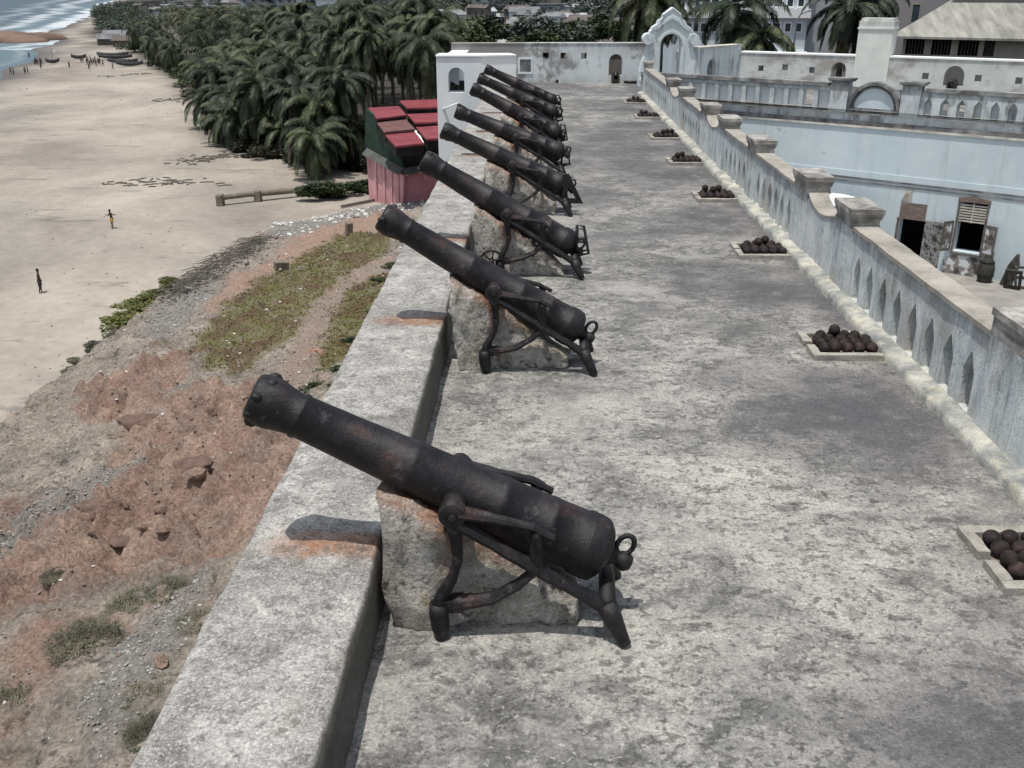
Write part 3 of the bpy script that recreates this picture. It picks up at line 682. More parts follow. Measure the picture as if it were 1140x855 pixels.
    tag(bl, 'rough rust stained masonry plinth under the %s cannon' % (ORD[idx]+(' from the camera' if 0 < idx < 7 else '')), 'plinth', 'masonry plinths under the cannons')
for i, g in enumerate(GUNS): gun(i, *g)

# ================================================================== CANNONBALL TRAYS
BM = MB().ball((0, 0, 0), .079, 3).build('cannonball', 'ball', smooth=True); BM.location = (0, 0, -50)
ball_me = BM.data
for v in ball_me.vertices: v.co += v.co*(.05*NZ.noise(v.co*22)+.03*NZ.noise(v.co*60))
bpy.data.objects.remove(BM)
TN = ['nearest tray, cut off by the right edge', 'second tray from the camera', 'third tray from the camera', 'fourth tray from the camera', 'fifth tray from the camera', 'sixth tray from the camera', 'seventh tray from the camera', 'farthest tray by the far end of the balustrade']
for i, yc in enumerate(TRAYS):
    x0, x1 = (3.86 if i == 0 else 3.72), 4.655; y0, y1 = yc-.5, yc+.5
    root = tag(empty('cannonball_tray', (x0, yc, 0)), 'square grey stone kerb holding cannonballs, ' + TN[i], 'stone tray', 'stone trays of cannonballs')
    def kerb(a, b, c, d):
        m = MB().quadbox(a, b, c, d, -.01, .07); bmesh.ops.subdivide_edges(m.bm, edges=list(m.bm.edges), cuts=3, use_grid_fill=True)
        for v in m.bm.verts: v.co += V(NZ.noise_vector(V((v.co.x*6, (v.co.y+yc)*6, v.co.z*6))))*.012
        return m.build('kerb', 'trayst', root, smooth=False)
    lx = 0; rx = x1-x0
    kerb(lx, rx, -.5, -.385); kerb(lx, rx, .385, .5); kerb(lx, lx+.11, -.383, -.07); kerb(lx, lx+.11, .05, .383)
    MB().quadbox(lx+.112, rx, -.383, .383, -.01, .012).build('bed', 'traybed', root)
    nb = 0; r = .079
    rows = [(-.27, 5), (-.10, 5), (.07, 5), (.24, 4)] if i else [(-.27, 4), (-.10, 4), (.07, 4), (.24, 4)]
    gp = 'cannonballs in the ' + TN[i].split(',')[0]
    def put(x, y, z):
        o = bpy.data.objects.new('cannonball', ball_me); COL.objects.link(o); o.location = (x, y, z); o.rotation_euler = (rnd.random()*6, rnd.random()*6, 0)
        tag(o, 'rusty dark iron cannonball lying in the ' + TN[i].split(',')[0], 'cannonball', gp)
    for (yy, n) in rows:
        for k in range(n):
            put(x0+.195+k*.158+(.08 if n < 5 and i else 0)+rnd.uniform(-.006, .006)-(0.0 if i == 0 else 0)+rnd.uniform(-.012, .012), yc+yy+rnd.uniform(-.008, .008), r+.012)
    if i:
        for (yy, ks) in ((-.185, ((0,), (), ())[i % 3]), (-.015, ((1,), (0, 2), (1,))[i % 3]), (.155, ((0, 2), (1,), (2, 3))[i % 3])):
            for k in ks:
                if rnd.random() < .85: put(x0+.274+k*.158, yc+yy, r+.012+.112)

# ================================================================== NEAR BALUSTRADE (right side of the terrace)
bal = tag(empty('balustrade', (XR, 5, 0)), 'long blue grey balustrade with pointed niches and stone capped pedestals beside the terrace', 'balustrade')
PB = [(6.0, 6.85), (9.05, 9.95), (14.88, 15.72), (17.60, 18.5), (22.1, 22.95), (26.05, 26.9), (29.1, 29.95), (34.1, 34.95), (37.6, 38.45), (46.7, 47.2)]
BT = 5.23
def off(p): return p-V((XR, 5, 0))
for j, (a, b) in enumerate(PB):
    cy = (a+b)/2
    m = MB().quadbox(-.03, BT-XR+.02, a-5, b-5, 0, 1.17); pd = m.build('pedestal', 'balus', bal)
    if 1 < j or True:
        ox = .04 if 1 < j < 9 else .0
        m = MB()
        w0 = BT-XR
        for (z0, z1, o) in ((1.17, 1.215, .035*ox/.07), (1.215, 1.30, .0+.02*ox/.07), (1.30, 1.345, .055*ox/.07), (1.345, 1.39, .08*ox/.07)):
            m.quadbox(-.03-o, w0+.03+o, a-5-o, b-5+o, z0, z1-.002)
        m.quadbox(-.03-ox-.02, w0+.03+ox+.02, a-5-ox-.02, b-5+ox+.02, 1.39, 1.47)
        m.build('cap', 'cap', pd)
swoop = {(6.85, 9.05), (15.72, 17.60), (26.9, 29.1), (34.95, 37.6)}
ends = [(4.4, 6.0)]+[(PB[k][1], PB[k+1][0]) for k in range(len(PB)-1)]
for (a, b) in ends:
    L = b-a; U = V((0, 1, 0)); O = V((0, a-5, 0))
    if (a, b) in swoop:
        pts = [(0, 0), (L, 0)]+[(L*(1-t/10), 1.17-.22*math.sin(PI*t/10)**.8*(1.15-t/10*.5)) for t in range(11)]
        m = MB().slab(pts, [], O, U, (1, 0, 0), BT-XR); m.build('panel', 'balus', bal)
        m = MB()
        for t in range(10):
            y0, z0 = pts[2+t]; y1, z1 = pts[3+t]
            vs = [V((xx, a-5+yy, zz+dz)) for xx in (-.012, BT-XR+.012) for (yy, zz) in ((y0, z0), (y1, z1)) for dz in (.002, .035)]
            b_ = [m.bm.verts.new(v) for v in vs]
            for f in ((0, 1, 3, 2), (4, 6, 7, 5), (0, 4, 5, 1), (2, 3, 7, 6), (1, 5, 7, 3), (0, 2, 6, 4)): m.bm.faces.new([b_[q] for q in f])
        m.build('coping', 'coping', bal)
    else:
        n = max(2, round(L/.60)); st = (L-.2)/n; holes = []
        for k in range(n):
            c = .1+st*(k+.5); holes.append(lancet(c-.15, c+.15, .13, .58, .82))
        m = MB().slab(rect(0, L, 0, 1.14), holes, O, U, (1, 0, 0), .15); m.build('panel', 'balus', bal)
        MB().quadbox(.152, BT-XR, a-5, b-5, 0, 1.138).build('back_panel', 'niche', bal)
        m = MB().quadbox(-.03, BT-XR+.02, a-5+.002, b-5-.002, 1.142, 1.20); bmesh.ops.subdivide_edges(m.bm, edges=[e for e in m.bm.edges if abs(e.verts[0].co.y-e.verts[1].co.y) > .5], cuts=24)
        for v in m.bm.verts: v.co += V(NZ.noise_vector(V((v.co.x*3, v.co.y*2.5, a))))*.010
        m.build('coping', 'coping', bal)
# rough kerb along the foot
m = MB(); secs = []
y = 4.; rings = []
while y < 47.3:
    w = .035*NZ.noise(V((y*1.7, 0, 0)))+.02*NZ.noise(V((y*6, 3, 0)))
    pr = [(4.66+w, -.02), (4.665+w, .07), (4.70+w, .115), (4.80, .125+.02*NZ.noise(V((y*3, 9, 0)))), (4.90, .14+.03*NZ.noise(V((y*5, 5, 0))))]
    rings.append([m.bm.verts.new((x, y, z)) for x, z in pr]); y += .14
for a, b in zip(rings, rings[1:]):
    for k in range(4): m.bm.faces.new((a[k], a[k+1], b[k+1], b[k]))
kb = m.build('kerb', 'kerb', smooth=True); kb.parent = bal; kb.location = -V((XR, 5, 0))
# ================================================================== INNER FRONT (pale blue wall with balustrade, facing the courtyard)
def F(s, z, off=0.): return P1+U2*s+N2*off+V((0, 0, z))
fr = tag(empty('courtyard_front', P1), 'pale blue two storey courtyard wall with a grimy arched balustrade along its top', 'courtyard wall')
FO = V((0, 0, 0))
def fbox(m, s0, s1, z0, z1, o0, o1):
    mt = Matrix(((U2.x, N2.x, 0, 0), (U2.y, N2.y, 0, 0), (0, 0, 1, 0), (0, 0, 0, 1)))
    return m.quadbox(s0, s1, o0, o1, z0, z1, mt)
door = rect(12.36, 13.38, -6.1, -4.15); win = rect(14.60, 15.60, -5.15, -3.05); winu = [(14.6, -5.15), (15.6, -5.15), (15.6, -3.12), (15.1, -2.99), (14.6, -3.12)]
win2 = rect(20.2, 21.2, -5.15, -3.2); win0 = arch(5., 5.9, -5., -3.6)
m = MB().slab([(-1, CF), (8., CF), (12.36, CF), (12.36, -4.15), (13.38, -4.15), (13.38, CF), (26, CF), (26, -.62), (-1, -.62)], [winu, win2, win0], FO, U2, -N2, .5)
m.build('wall', 'facade', fr)
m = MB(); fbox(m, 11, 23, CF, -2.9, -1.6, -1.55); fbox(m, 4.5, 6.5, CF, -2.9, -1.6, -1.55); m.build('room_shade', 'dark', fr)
m = MB(); fbox(m, -1, 26, -2.77, -2.71, 0, .035); fbox(m, -1, 26, -2.91, -2.86, 0, .03); m.build('string_course', 'mould', fr)
m = MB(); fbox(m, -1, 26, -2.70, -2.45, .0, .03); m.build('plain_band', 'facade', fr)
m = MB(); fbox(m, -1, 26, -.70, -.62, -.5, .055); m.build('ledge', 'ledge', fr)
m = MB(); fbox(m, -1, 26, -.618, -.44, -.5, .012); m.build('grimy_band', 'mould', fr)
# balustrade
p = MB()
def nich(s0, s1, z0, z1): return lancet(s0, s1, z0, z1-.16, z1)
fbox(p, -.3, 26, -.438, -.18, -.34, .0); p.build('base_course', 'bal2', fr)
m = MB(); fbox(m, -.3, 26, -.178, -.12, -.36, .02); m.build('sill', 'ledge', fr)
def panel(s0, s1, pointed, pierced=()):
    L = s1-s0; n = round(L/(.62 if pointed else .66)); st = L/n; hs = []
    for k in range(n):
        c = st*(k+.5); hs.append(lancet(c-.15, c+.15, -.118+.06, .42, .62) if pointed else rect(c-.23, c+.23, -.118+.03, .68))
    O = P1+U2*s0
    MB().slab(rect(0, L, -.118, .84), hs, O-P1+N2*-.02, U2, -N2, .16).build('panel', 'bal2', fr)
    bk = [ [(x, z) for x, z in hs[k]] for k in pierced]
    MB().slab(rect(0, L, -.116, .838), [[(x+(.04 if x < st*(k+.5) else -.04), max(.18, z) if pointed else z+.1*(z < .1)) for x, z in hs[k]] for k in pierced], O-P1+N2*-.182, U2, -N2, .12).build('back_panel', 'white' if not pointed else 'bal2', fr)
panel(-.3, 8.86, False, (12,)); panel(12.46, 26, True, (1, 2, 9, 13))
m = MB(); fbox(m, -.3, 8.7, .842, .99, -.40, .03); fbox(m, 12.6, 26, .842, .99, -.40, .03)
m.build('coping', 'mould', fr)
for s0 in (8.86, 11.74):
    m = MB(); fbox(m, s0, s0+.72, -.118, 1.06, -.36, .10); pr = m.build('pier', 'bal2', fr)
    m = MB(); fbox(m, s0-.08, s0+.80, 1.062, 1.11, -.44, .18); fbox(m, s0-.13, s0+.85, 1.112, 1.20, -.48, .20); m.build('cap', 'mould', pr)
cs, cz, rr = 10.66, .05, 1.0
pts = [(9.58, -.118), (11.74, -.118), (11.74, .86)]+[(cs+1.12*math.cos(t*PI/18)*.96, cz+1.08*math.sin(t*PI/18)) for t in range(5, 14)]+[(9.58, .86)]
MB().slab(pts, [], N2*-.1, U2, -N2, .22).build('lunette', 'bal2', fr)
arcp = lambda r0, r1: [(cs+r1*math.cos(t*PI/20), cz+r1*math.sin(t*PI/20)) for t in range(21)]+[(cs+r0*math.cos(t*PI/20), cz+r0*math.sin(t*PI/20)) for t in range(20, -1, -1)]
m = MB(); m.slab(arcp(.93, 1.06), [], N2*.08, U2, -N2, .17); m.slab(arcp(.82, .88), [], N2*-.02, U2, -N2, .07)
m.slab(rect(cs-1.06, cs-.80, -.117, .05), [], N2*.06, U2, -N2, .15).slab(rect(cs+.80, cs+1.06, -.117, .05), [], N2*.06, U2, -N2, .15)
m.build('arch_moulding', 'mould', fr)
MB().slab([(cs+.80*math.cos(t*PI/20), cz+.12+.74*math.sin(t*PI/20)) for t in range(21)]+[(cs-.8, cz+.02), (cs+.8, cz+.02)], [], N2*-.06, U2, -N2, .035).build('lunette_face', 'facade', fr)
# door, window, shutters, flaking patch under the window
m = MB(); fbox(m, 12.33, 13.36, -4.15, -3.48, .0, .035); d = m.build('door_lintel', 'brick', fr)
m = MB(); fbox(m, 13.40, 14.12, -6.05, -4.10, .04, .09); m.build('door_leaf', 'doorleaf', fr)
m = MB(); fbox(m, 12.26, 12.355, -6.09, -4.12, -.25, .03); m.build('door_frame', 'wood', fr)
wn = MB(); fbox(wn, 14.52, 14.598, -5.2, -3.1, -.1, .03); fbox(wn, 15.602, 15.68, -5.2, -3.1, -.1, .03); fbox(wn, 14.5, 15.7, -5.27, -5.202, -.1, .06); wn = wn.build('window', 'wood', fr)
m = MB()
for k in range(7): fbox(m, 14.603, 15.597, -3.96+k*.105, -3.90+k*.105, -.06, .0)
fbox(m, 15.08, 15.12, -3.98, -3.2, .002, .02); m.build('louvre', 'slat', wn)
MB().slab([(14.5, -3.18), (15.7, -3.18), (15.7, -3.04), (15.1, -2.93), (14.5, -3.04)], [], N2*.04, U2, -N2, .05).build('window_head', 'brick', wn)
def shut(s0, s1, o0, o1):
    a = U2*s0+N2*o0; b = U2*s1+N2*o1; u = (b-a); L = u.length; u.normalize(); nn = V((u.y, -u.x, 0))
    fo = MB().slab(rect(0, L, -5.15, -3.95), [rect(.07, L-.07, -5.05, -4.62), rect(.07, L-.07, -4.50, -4.05)], a, u, nn, .04).build('shutter', 'wood', wn)
    MB().slab(rect(.07, L-.07, -5.05, -4.05), [], a+nn*.012, u, nn, .016).build('shutter_panel', 'mural', fo)
shut(14.50, 14.24, .08, .50); shut(15.66, 16.16, .08, .26)
m = MB(); m.slab([(14.35, CF+.02), (15.95, CF+.02), (16.0, -5.6), (15.75, -5.32), (14.6, -5.30), (14.3, -5.6)], [], N2*.012, U2, -N2, .012); m.build('flaking_patch', 'mural', fr)
MB().slab([(12.3, -3.44), (12.75, -3.44), (12.70, -3.1), (12.78, -2.97), (12.45, -2.97), (12.42, -3.15)], [], N2*.010, U2, -N2, .010).build('bare_patch', 'niche', fr)
def loose(name, mb, mat, label, cat, s, o, rz=0., smooth=False, **k):
    ob = mb.build(name, mat, smooth=smooth); ob.location = P1+U2*s+N2*o+V((0, 0, CF)); ob.rotation_euler = (0, 0, math.atan2(U2.y, U2.x)+rz); return tag(ob, label, cat, **k)
m = MB().lathe([(0, .24), (.06, .26), (.3, .30), (.5, .31), (.72, .28), (.95, .17), (1.02, .13), (1.05, .14)], (0, 0, 0), (0, 0, 1), 18)
brl = m.build('barrel', 'darkwood', smooth=True); brl.location = P1+U2*16.05+N2*.42+V((0, 0, CF)); tag(brl, 'tall dark rounded wooden barrel standing right of the shuttered window', 'barrel')
for z in (.25, .78):
    MB().lathe([(0, .315 if z < .5 else .275), (.05, .315 if z < .5 else .265)], (0, 0, z), (0, 0, 1), 18).build('hoop', 'iron', brl)
m = MB().slab([(-.22, 0), (.22, 0), (.20, 1.0), (.04, 1.45), (-.04, 1.42), (-.18, .9)], [], (0, 0, 0), (1, 0, 0), (0, 1, 0), .10)
ob = loose('leaning_board', m, 'wood', 'pointed grey weathered board leaning against the pale blue wall', 'board', 16.85, .55); ob.rotation_euler.x = R(14); ob.rotation_euler.y = R(12)
m = MB().slab(rect(-.35, .35, 0, .95), [rect(-.27, .27, .10, .42), rect(-.27, .27, .52, .86)], (0, 0, 0), (1, 0, 0), (0, 1, 0), .08)
ob = loose('wooden_frame', m, 'wood', 'old grey wooden frame leaning beside the pointed board', 'frame', 17.55, .62); ob.rotation_euler.x = R(12); ob.rotation_euler.y = R(-7)
m = MB().slab(rect(-.3, .3, 0, .8), [rect(-.2, .2, .12, .68)], (0, 0, 0), (1, 0, 0), (0, 1, 0), .10)
ob = loose('wooden_frame', m, 'darkwood', 'small dark wooden frame in front of the grey one by the wall', 'frame', 17.15, .85); ob.rotation_euler.x = R(16)
# canopy in the courtyard
tn = tag(empty('canopy', P1+U2*10.1+N2*2.2+V((0, 0, CF)), math.atan2(U2.y, U2.x)), 'small canopy with curved white top and blue side standing in the courtyard', 'canopy')
m = MB(); arcs = [(-1.6+3.2*t/10, 2.55+.30*math.sin(PI*t/10)) for t in range(11)]
W = [m.bm.verts.new((x, yy, z)) for yy in (-1.1, 1.1) for x, z in arcs]
for t in range(10): m.bm.faces.new((W[t], W[t+1], W[t+12], W[t+11]))
m.build('canopy_top', 'tentw', tn, smooth=True)
m = MB(); m.quadbox(-1.62, -1.58, -1.1, 1.1, 2.0, 2.54).quadbox(1.58, 1.62, -1.1, 1.1, 2.0, 2.54)
for yy in (-1.1, 1.1): m.slab([(-1.58, 2.1), (1.58, 2.1)]+[(x*.985, z-.01) for x, z in arcs[::-1]], [], (0, yy, 0), (1, 0, 0), (0, 1, 0), .03)
m.build('canopy_side', 'tentb', tn)
for x in (-1.55, 1.55):
    for yy in (-1.05, 1.05): MB().tube([(x, yy, 0), (x, yy, 2.3)], .03, 8).build('pole', 'pole', tn)

# ================================================================== OUTER WALL BEHIND (wall with square embrasures)
ow = tag(empty('embrasure_wall', Q1), 'long stained wall with bright white coping, square loopholes and arched gun openings behind the courtyard', 'wall')
def sq(s, z, a=.15): return rect(s-a, s+a, z-a, z+a)
hs = [sq(1.15, .68, .14), sq(2.43, .77), sq(3.84, .69), arch(4.8, 5.55, .25, 1.12), sq(9.35, .62), arch(10.2, 11.1, .2, 1.15), sq(11.72, .62), sq(13.48, .58), sq(15.3, .6), arch(17, 17.9, .2, 1.1), sq(19, .6)]
MB().slab(rect(0, 24, -.3, 1.42), hs, (0, 0, 0), U3, -N3, .55).build('wall', 'wall3', ow)
mt3 = Matrix(((U3.x, N3.x, 0, 0), (U3.y, N3.y, 0, 0), (0, 0, 1, 0), (0, 0, 0, 1)))
MB().quadbox(-.02, 24, -.62, .04, 1.422, 1.50, mt3).build('coping', 'white2', ow)
tw = tag(empty('square_turret', Q1+U3*6.75), 'square pale plastered turret standing on the wall between two palms', 'turret')
MB().quadbox(-.82, .82, -1.15, .06, 0, 2.72, mt3).build('shaft', 'tower', tw)
MB().quadbox(-.87, .87, -1.20, .11, 2.722, 2.80, mt3).quadbox(-.83, .83, -1.16, .07, 2.80, 3.10, mt3).quadbox(-.76, .76, -1.09, .0, 3.10, 3.23, mt3).build('cap', 'tower', tw)
def smallgun(x, y, z, rz, lab):
    t = tag(empty('short_cannon', (x, y, z), rz), lab, 'cannon')
    MB().lathe([(0, .05), (0, .12), (.06, .13), (.5, .15), (.9, .17), (.95, .12), (1.02, .06), (1.06, 0)], (-.6, 0, .42), (1, 0, -.02), 18).build('barrel', 'iron', t, smooth=True)
    MB().quadbox(-.35, .5, -.20, -.10, .05, .40).quadbox(-.35, .5, .10, .20, .05, .40).quadbox(-.3, .4, -.1, .1, .08, .2).build('carriage', 'darkwood', t)
q = Q1+U3*10.65+N3*.25; smallgun(q.x, q.y, .0, math.atan2(N3.y, N3.x)+PI, 'short black cannon in the arched opening right of the turret')
# link wall with a blind arch between gate and outer wall
G0 = V((8.05, 51.6, 0)); Ug = (Q1-G0); Lg = Ug.length; Ug.normalize(); Ng = V((Ug.y, -Ug.x, 0))
lk = tag(empty('link_wall', G0), 'short grey wall with one blind arched niche beside the gateway', 'wall')
MB().slab(rect(0, Lg, -.1, 1.78), [arch(.9, 1.75, .25, 1.25)], (0, 0, 0), Ug, -Ng, .25).build('wall', 'gate', lk)
MB().slab(rect(0, Lg, -.1, 1.775), [], -Ng*.252, Ug, -Ng, .3).build('backing', 'mould', lk)
MB().slab(rect(0, Lg, 1.782, 1.86), [], Ng*.04, Ug, -Ng, .62).build('coping', 'ledge', lk)

# ================================================================== FAR END WALL, GATEWAY, BASTION
YW = 53.4
fwl = tag(empty('end_wall', (0, YW, 0)), 'stained whitewashed end wall with three small square loopholes and one arched gun opening', 'wall')
xo = lambda px, py: ony(px, py, YW)
hs = [sq(xo(607.5, 63).x, 1.33, .15), sq(xo(627, 63).x, 1.33, .15), sq(xo(650, 63).x, 1.33, .15), arch(xo(678, 70).x, xo(693, 70).x, .35, 1.42)]
MB().slab([(-4.55, -.5), (5.6, -.5), (5.6, 1.93), (-4.55, 1.90)], hs, (0, 0, 0), (1, 0, 0), (0, 1, 0), .7).build('wall', 'farwall', fwl)
m = MB().slab([(-4.55, 1.902), (5.6, 1.932), (5.6, 1.98), (-4.55, 1.95)], [], (0, -.03, 0), (1, 0, 0), (0, 1, 0), .76); m.build('coping', 'farwall', fwl)
a0 = xo(578, 83); a1 = xo(592, 64)
MB().slab(rect(a0.x-.06, a1.x+.06, .42, 1.25), [rect(a0.x+.04, a1.x-.04, .52, 1.15)], (0, -.04, 0), (1, 0, 0), (0, 1, 0), .039).build('niche_frame', 'white', fwl)
MB().slab(rect(a0.x+.04, a1.x-.04, .52, 1.15), [], (0, -.012, 0), (1, 0, 0), (0, 1, 0), .01).build('niche_face', 'mould', fwl)
smallgun(xo(685, 80).x, YW-.1, 0, PI/2+PI, 'squat black mortar like cannon in the arched opening of the end wall')
# small iron ball and rusty bracket at the foot of the wall
tag(MB().ball((xo(620, 91).x, YW-.35, .09), .09, 2).build('cannonball', 'ball', smooth=True), 'single cannonball lying alone at the foot of the end wall', 'cannonball')
tag(MB().tube([(5.15, YW-.5, .06), (4.6, YW-.45, .07), (4.55, YW-.2, .05)], .07, 8).build('iron_scrap', 'iron', smooth=True), 'bit of dark iron scrap on the floor left of the gateway', 'scrap')
# gateway
gt = tag(empty('gateway', (6.55, 51.0, 0)), 'baroque arched gateway with scrolled shoulders and peaked top at the far end', 'gateway')
half = [(1.50, 0), (1.48, .7), (1.36, 1.2), (1.18, 1.7), (1.10, 2.0), (1.24, 2.12), (1.30, 2.28), (1.24, 2.45), (1.08, 2.55), (1.05, 2.62), (.98, 2.70), (.96, 2.80), (.72, 2.95), (.66, 3.12), (.48, 3.22), (.44, 3.40), (.22, 3.52), (.0, 3.68)]
outl = half+[(-x, z) for x, z in half[-2::-1]]
MB().slab(outl, [arch(-.48, .52, .0+.02, 2.5, 12)], (0, 0, 0), (1, 0, 0), (0, 1, 0), .75).build('arch_wall', 'gate', gt)
m = MB()
ar = lambda r0, r1, z: [(.02+r1*math.cos(t*PI/16), z+r1*math.sin(t*PI/16)) for t in range(17)]+[(.02+r0*math.cos(t*PI/16), z+r0*math.sin(t*PI/16)) for t in range(16, -1, -1)]
m.slab(ar(.56, .66, 1.98), [], (0, -.07, 0), (1, 0, 0), (0, 1, 0), .068)
m.quadbox(.58, .68, -.07, -.002, .02, 1.96).quadbox(-.64, -.54, -.07, -.002, .02, 1.96)
m.slab([(.86, 2.72), (.62, 2.9), (.40, 3.12), (.0, 3.34), (-.40, 3.12), (-.62, 2.9), (-.86, 2.72), (-.86, 2.64), (-.60, 2.80), (-.36, 3.0), (0, 3.2), (.36, 3.0), (.60, 2.80), (.86, 2.64)], [], (0, -.08, 0), (1, 0, 0), (0, 1, 0), .078)
m.build('moulding', 'gate', gt)
for s in (-1, 1):
    MB().lathe([(0, .26), (.1, .27), (.95, .27), (1.05, .26)], (s*1.12, -.14, 2.27), (0, 1, 0), 20).build('scroll', 'gate', gt, smooth=False)
    MB().lathe([(0, .14), (.06, .16), (.85, .16), (.9, .14)], (s*1.30, -.09, .32), (0, 1, 0), 16).build('foot_scroll', 'gate', gt)
m = MB()
for (x0, z0, x1, z1) in ((-1.06, 2.60, -.60, 3.0), (-.60, 3.0, -.40, 3.35), (-.44, 3.38, 0, 3.70), (0, 3.70, .44, 3.38), (.40, 3.35, .60, 3.0), (.60, 3.0, 1.06, 2.60)):
    m.tube([(x0, .375, z0), (x1, .375, z1)], .06, 4)
for v in m.bm.verts: v.co.y = .375+(v.co.y-.375)*7.0
m.build('gable_coping', 'gate', gt)
# white bastion on the left
bx0 = ony(486.5, 100, 45).x
bs = tag(empty('white_bastion', (bx0, 45, 0)), 'tall bright whitewashed bastion wall with one arched opening beyond the guns', 'bastion')
bx1 = ony(536, 100, 45).x
m = MB().slab(rect(0, bx1-bx0, -15.2, 1.78), [arch(ony(499, 90, 45).x-bx0, ony(517, 90, 45).x-bx0, ony(505, 103, 45).z, ony(508, 75, 45).z)], (0, 0, 0), (1, 0, 0), (0, 1, 0), 1.1)
m.build('front_wall', 'white', bs)
m = MB(); U = V((2.2, .75, 0)).normalized()
m.slab(rect(0, 1.62, -14, 1.80), [], (bx1-bx0+.003, 0, 0), U, V((-U.y, U.x, 0)), 1.2); m.build('sunlit_wall', 'white2', bs)  # face turned to the sun, its extra brightness painted in
m = MB(); m.slab([(-.02, -.05), (bx1-bx0, -.05), (bx1-bx0+1.55, .48), (bx1-bx0+1.2, 1.6), (-.02, 1.5)], [], (0, 0, 1.802), (1, 0, 0), (0, 0, 1), .06, W=V((0, 1, 0))); m.build('coping', 'white2', bs)
m = MB(); m.quadbox(0, .9, 1.12, 9.0, -15.2, 1.6); m.build('side_wall', 'white', bs)
m = MB(); m.quadbox(.92, 4, 1.6, 9.0, -1, -.05); m.build('platform', 'floor', bs)
q = ony(508, 95, 45.8); smallgun(q.x-.0, 46.3, ony(508, 104, 46.3).z, R(20), 'dark cannon seen inside the arched opening of the white bastion')
a = ony(493, 122, 44.9); b = ony(508, 117, 43.6)
tag(MB().tube([(a.x, 45.02, a.z), (b.x, 44.3, b.z)], .04, 8).build('drain_pipe', 'white2', smooth=True), 'thin white drain pipe sticking out of the white bastion wall', 'pipe')
# brown flat roof edge behind the bastion
# ================================================================== BUILDINGS BEHIND
def bbox(name, x0, x1, y0, y1, z0, z1, mat, parent=None): return MB().quadbox(x0, x1, y0, y1, z0, z1).build(name, mat, parent)
# blue white building
YB = 92.
bb = tag(empty('apartment_block', (0, 0, 0)), 'pale blue and white three storey building behind the palms left of the turret', 'building')
X = lambda px, py=20: ony(px, py, YB).x
Zb = lambda py: ony(840, py, YB).z
bbox('wall', X(757), X(899), YB, YB+14, -9, 12, 'bluebld', bb); bbox('side_wall', X(899)+.01, X(930), YB+1.2, YB+14, -9, 12, 'greybld', bb)
for py in (-38, 10, 57): bbox('floor_band', X(757)-.2, X(899)+.2, YB-.35, YB-.002, Zb(py+10), Zb(py), 'white2', bb)
def pane(xa, xb, pa, pb):
    x0, x1 = X(xa), X(xb); z1, z0 = Zb(pa), Zb(pb)
    f = MB().slab(rect(x0-.1, x1+.1, z0-.1, z1+.1), [rect(x0, x1, z0, z1)], (0, YB-.08, 0), (1, 0, 0), (0, 1, 0), .078).build('window', 'white2', bb)
    MB().quadbox(x0, x1, YB-.03, YB-.005, z0, z1).build('pane', 'glass', f)
for row in (-46, 2-6, 24):
    for (xa, xb) in ((765, 770), (773, 778), (781, 789), (791, 799), (802, 810), (841, 848), (850, 859), (861, 869), (875, 881), (887, 893)): pane(xa, xb, row+2, row+11)
# mauve tall building behind turret and the long roofed building on the right
mv = tag(empty('grey_tower_block', (0, 0, 0)), 'plain mauve grey building with one tall dark window right of the turret', 'building')
YM = 78.; xm = lambda px: ony(px, 15, YM).x; zm = lambda py: ony(1015, py, YM).z
bbox('wall', xm(972), xm(1062), YM, YM+10, -8, zm(-30), 'mauvebld', mv)
f = MB().slab(rect(xm(1015)-.06, xm(1023)+.06, zm(26), zm(4)), [rect(xm(1015), xm(1023), zm(25), zm(5))], (0, YM-.06, 0), (1, 0, 0), (0, 1, 0), .058).build('window', 'beigebld', mv)
MB().quadbox(xm(1015), xm(1023), YM-.03, YM-.004, zm(25), zm(5)).build('pane', 'glass', f)
# long building: own plane parallel to outer wall, 9 m behind it
RO = Q1-N3*9.; 
def onpl(px, py, O, Nn): r = ray(px, py); return CAM+r*((O-CAM).dot(Nn)/r.dot(Nn))
def rs(px, py):
    p = onpl(px, py, RO, N3); return (p-RO).dot(U3), p.z
rb = tag(empty('long_roofed_building', RO), 'long low building with pale corrugated roof, dark upper roof and dark windows between pillars', 'building')
s0, ze = rs(1003, 40); _, zb = rs(1020, 63); s_end = s0+24
zr = ze+1.9
def rbox(m, a, b, o0, o1, z0, z1): return m.quadbox(a, b, o0, o1, z0, z1, mt3)
wins = [(1007, 1028), (1036, 1058), (1066, 1089), (1095, 1107)]
wh = [rect(rs(a, 50)[0], rs(b, 50)[0], zb+.1, ze-.10) for a, b in wins]
MB().slab(rect(s0+.1, s_end, -6, ze), wh, -N3*.35, U3, -N3, .25).build('wall', 'beigebld', rb)
for hh in wh:
    mm = MB(); mm.slab(hh, [], -N3*.55, U3, -N3, .02); wq = mm.build('window', 'dark', rb)
    mm = MB(); x0, x1 = hh[0][0], hh[1][0]
    for k in range(1, 6): rbox(mm, lerp(x0, x1, k/6)-.015, lerp(x0, x1, k/6)+.015, -.50, -.47, hh[0][1], hh[2][1])
    mm.build('glazing_bars', 'wood', wq)
m = MB(); e0 = U3*(s0-.5); e1 = U3*(s_end+1); s_in = U3*(s0+1.9)
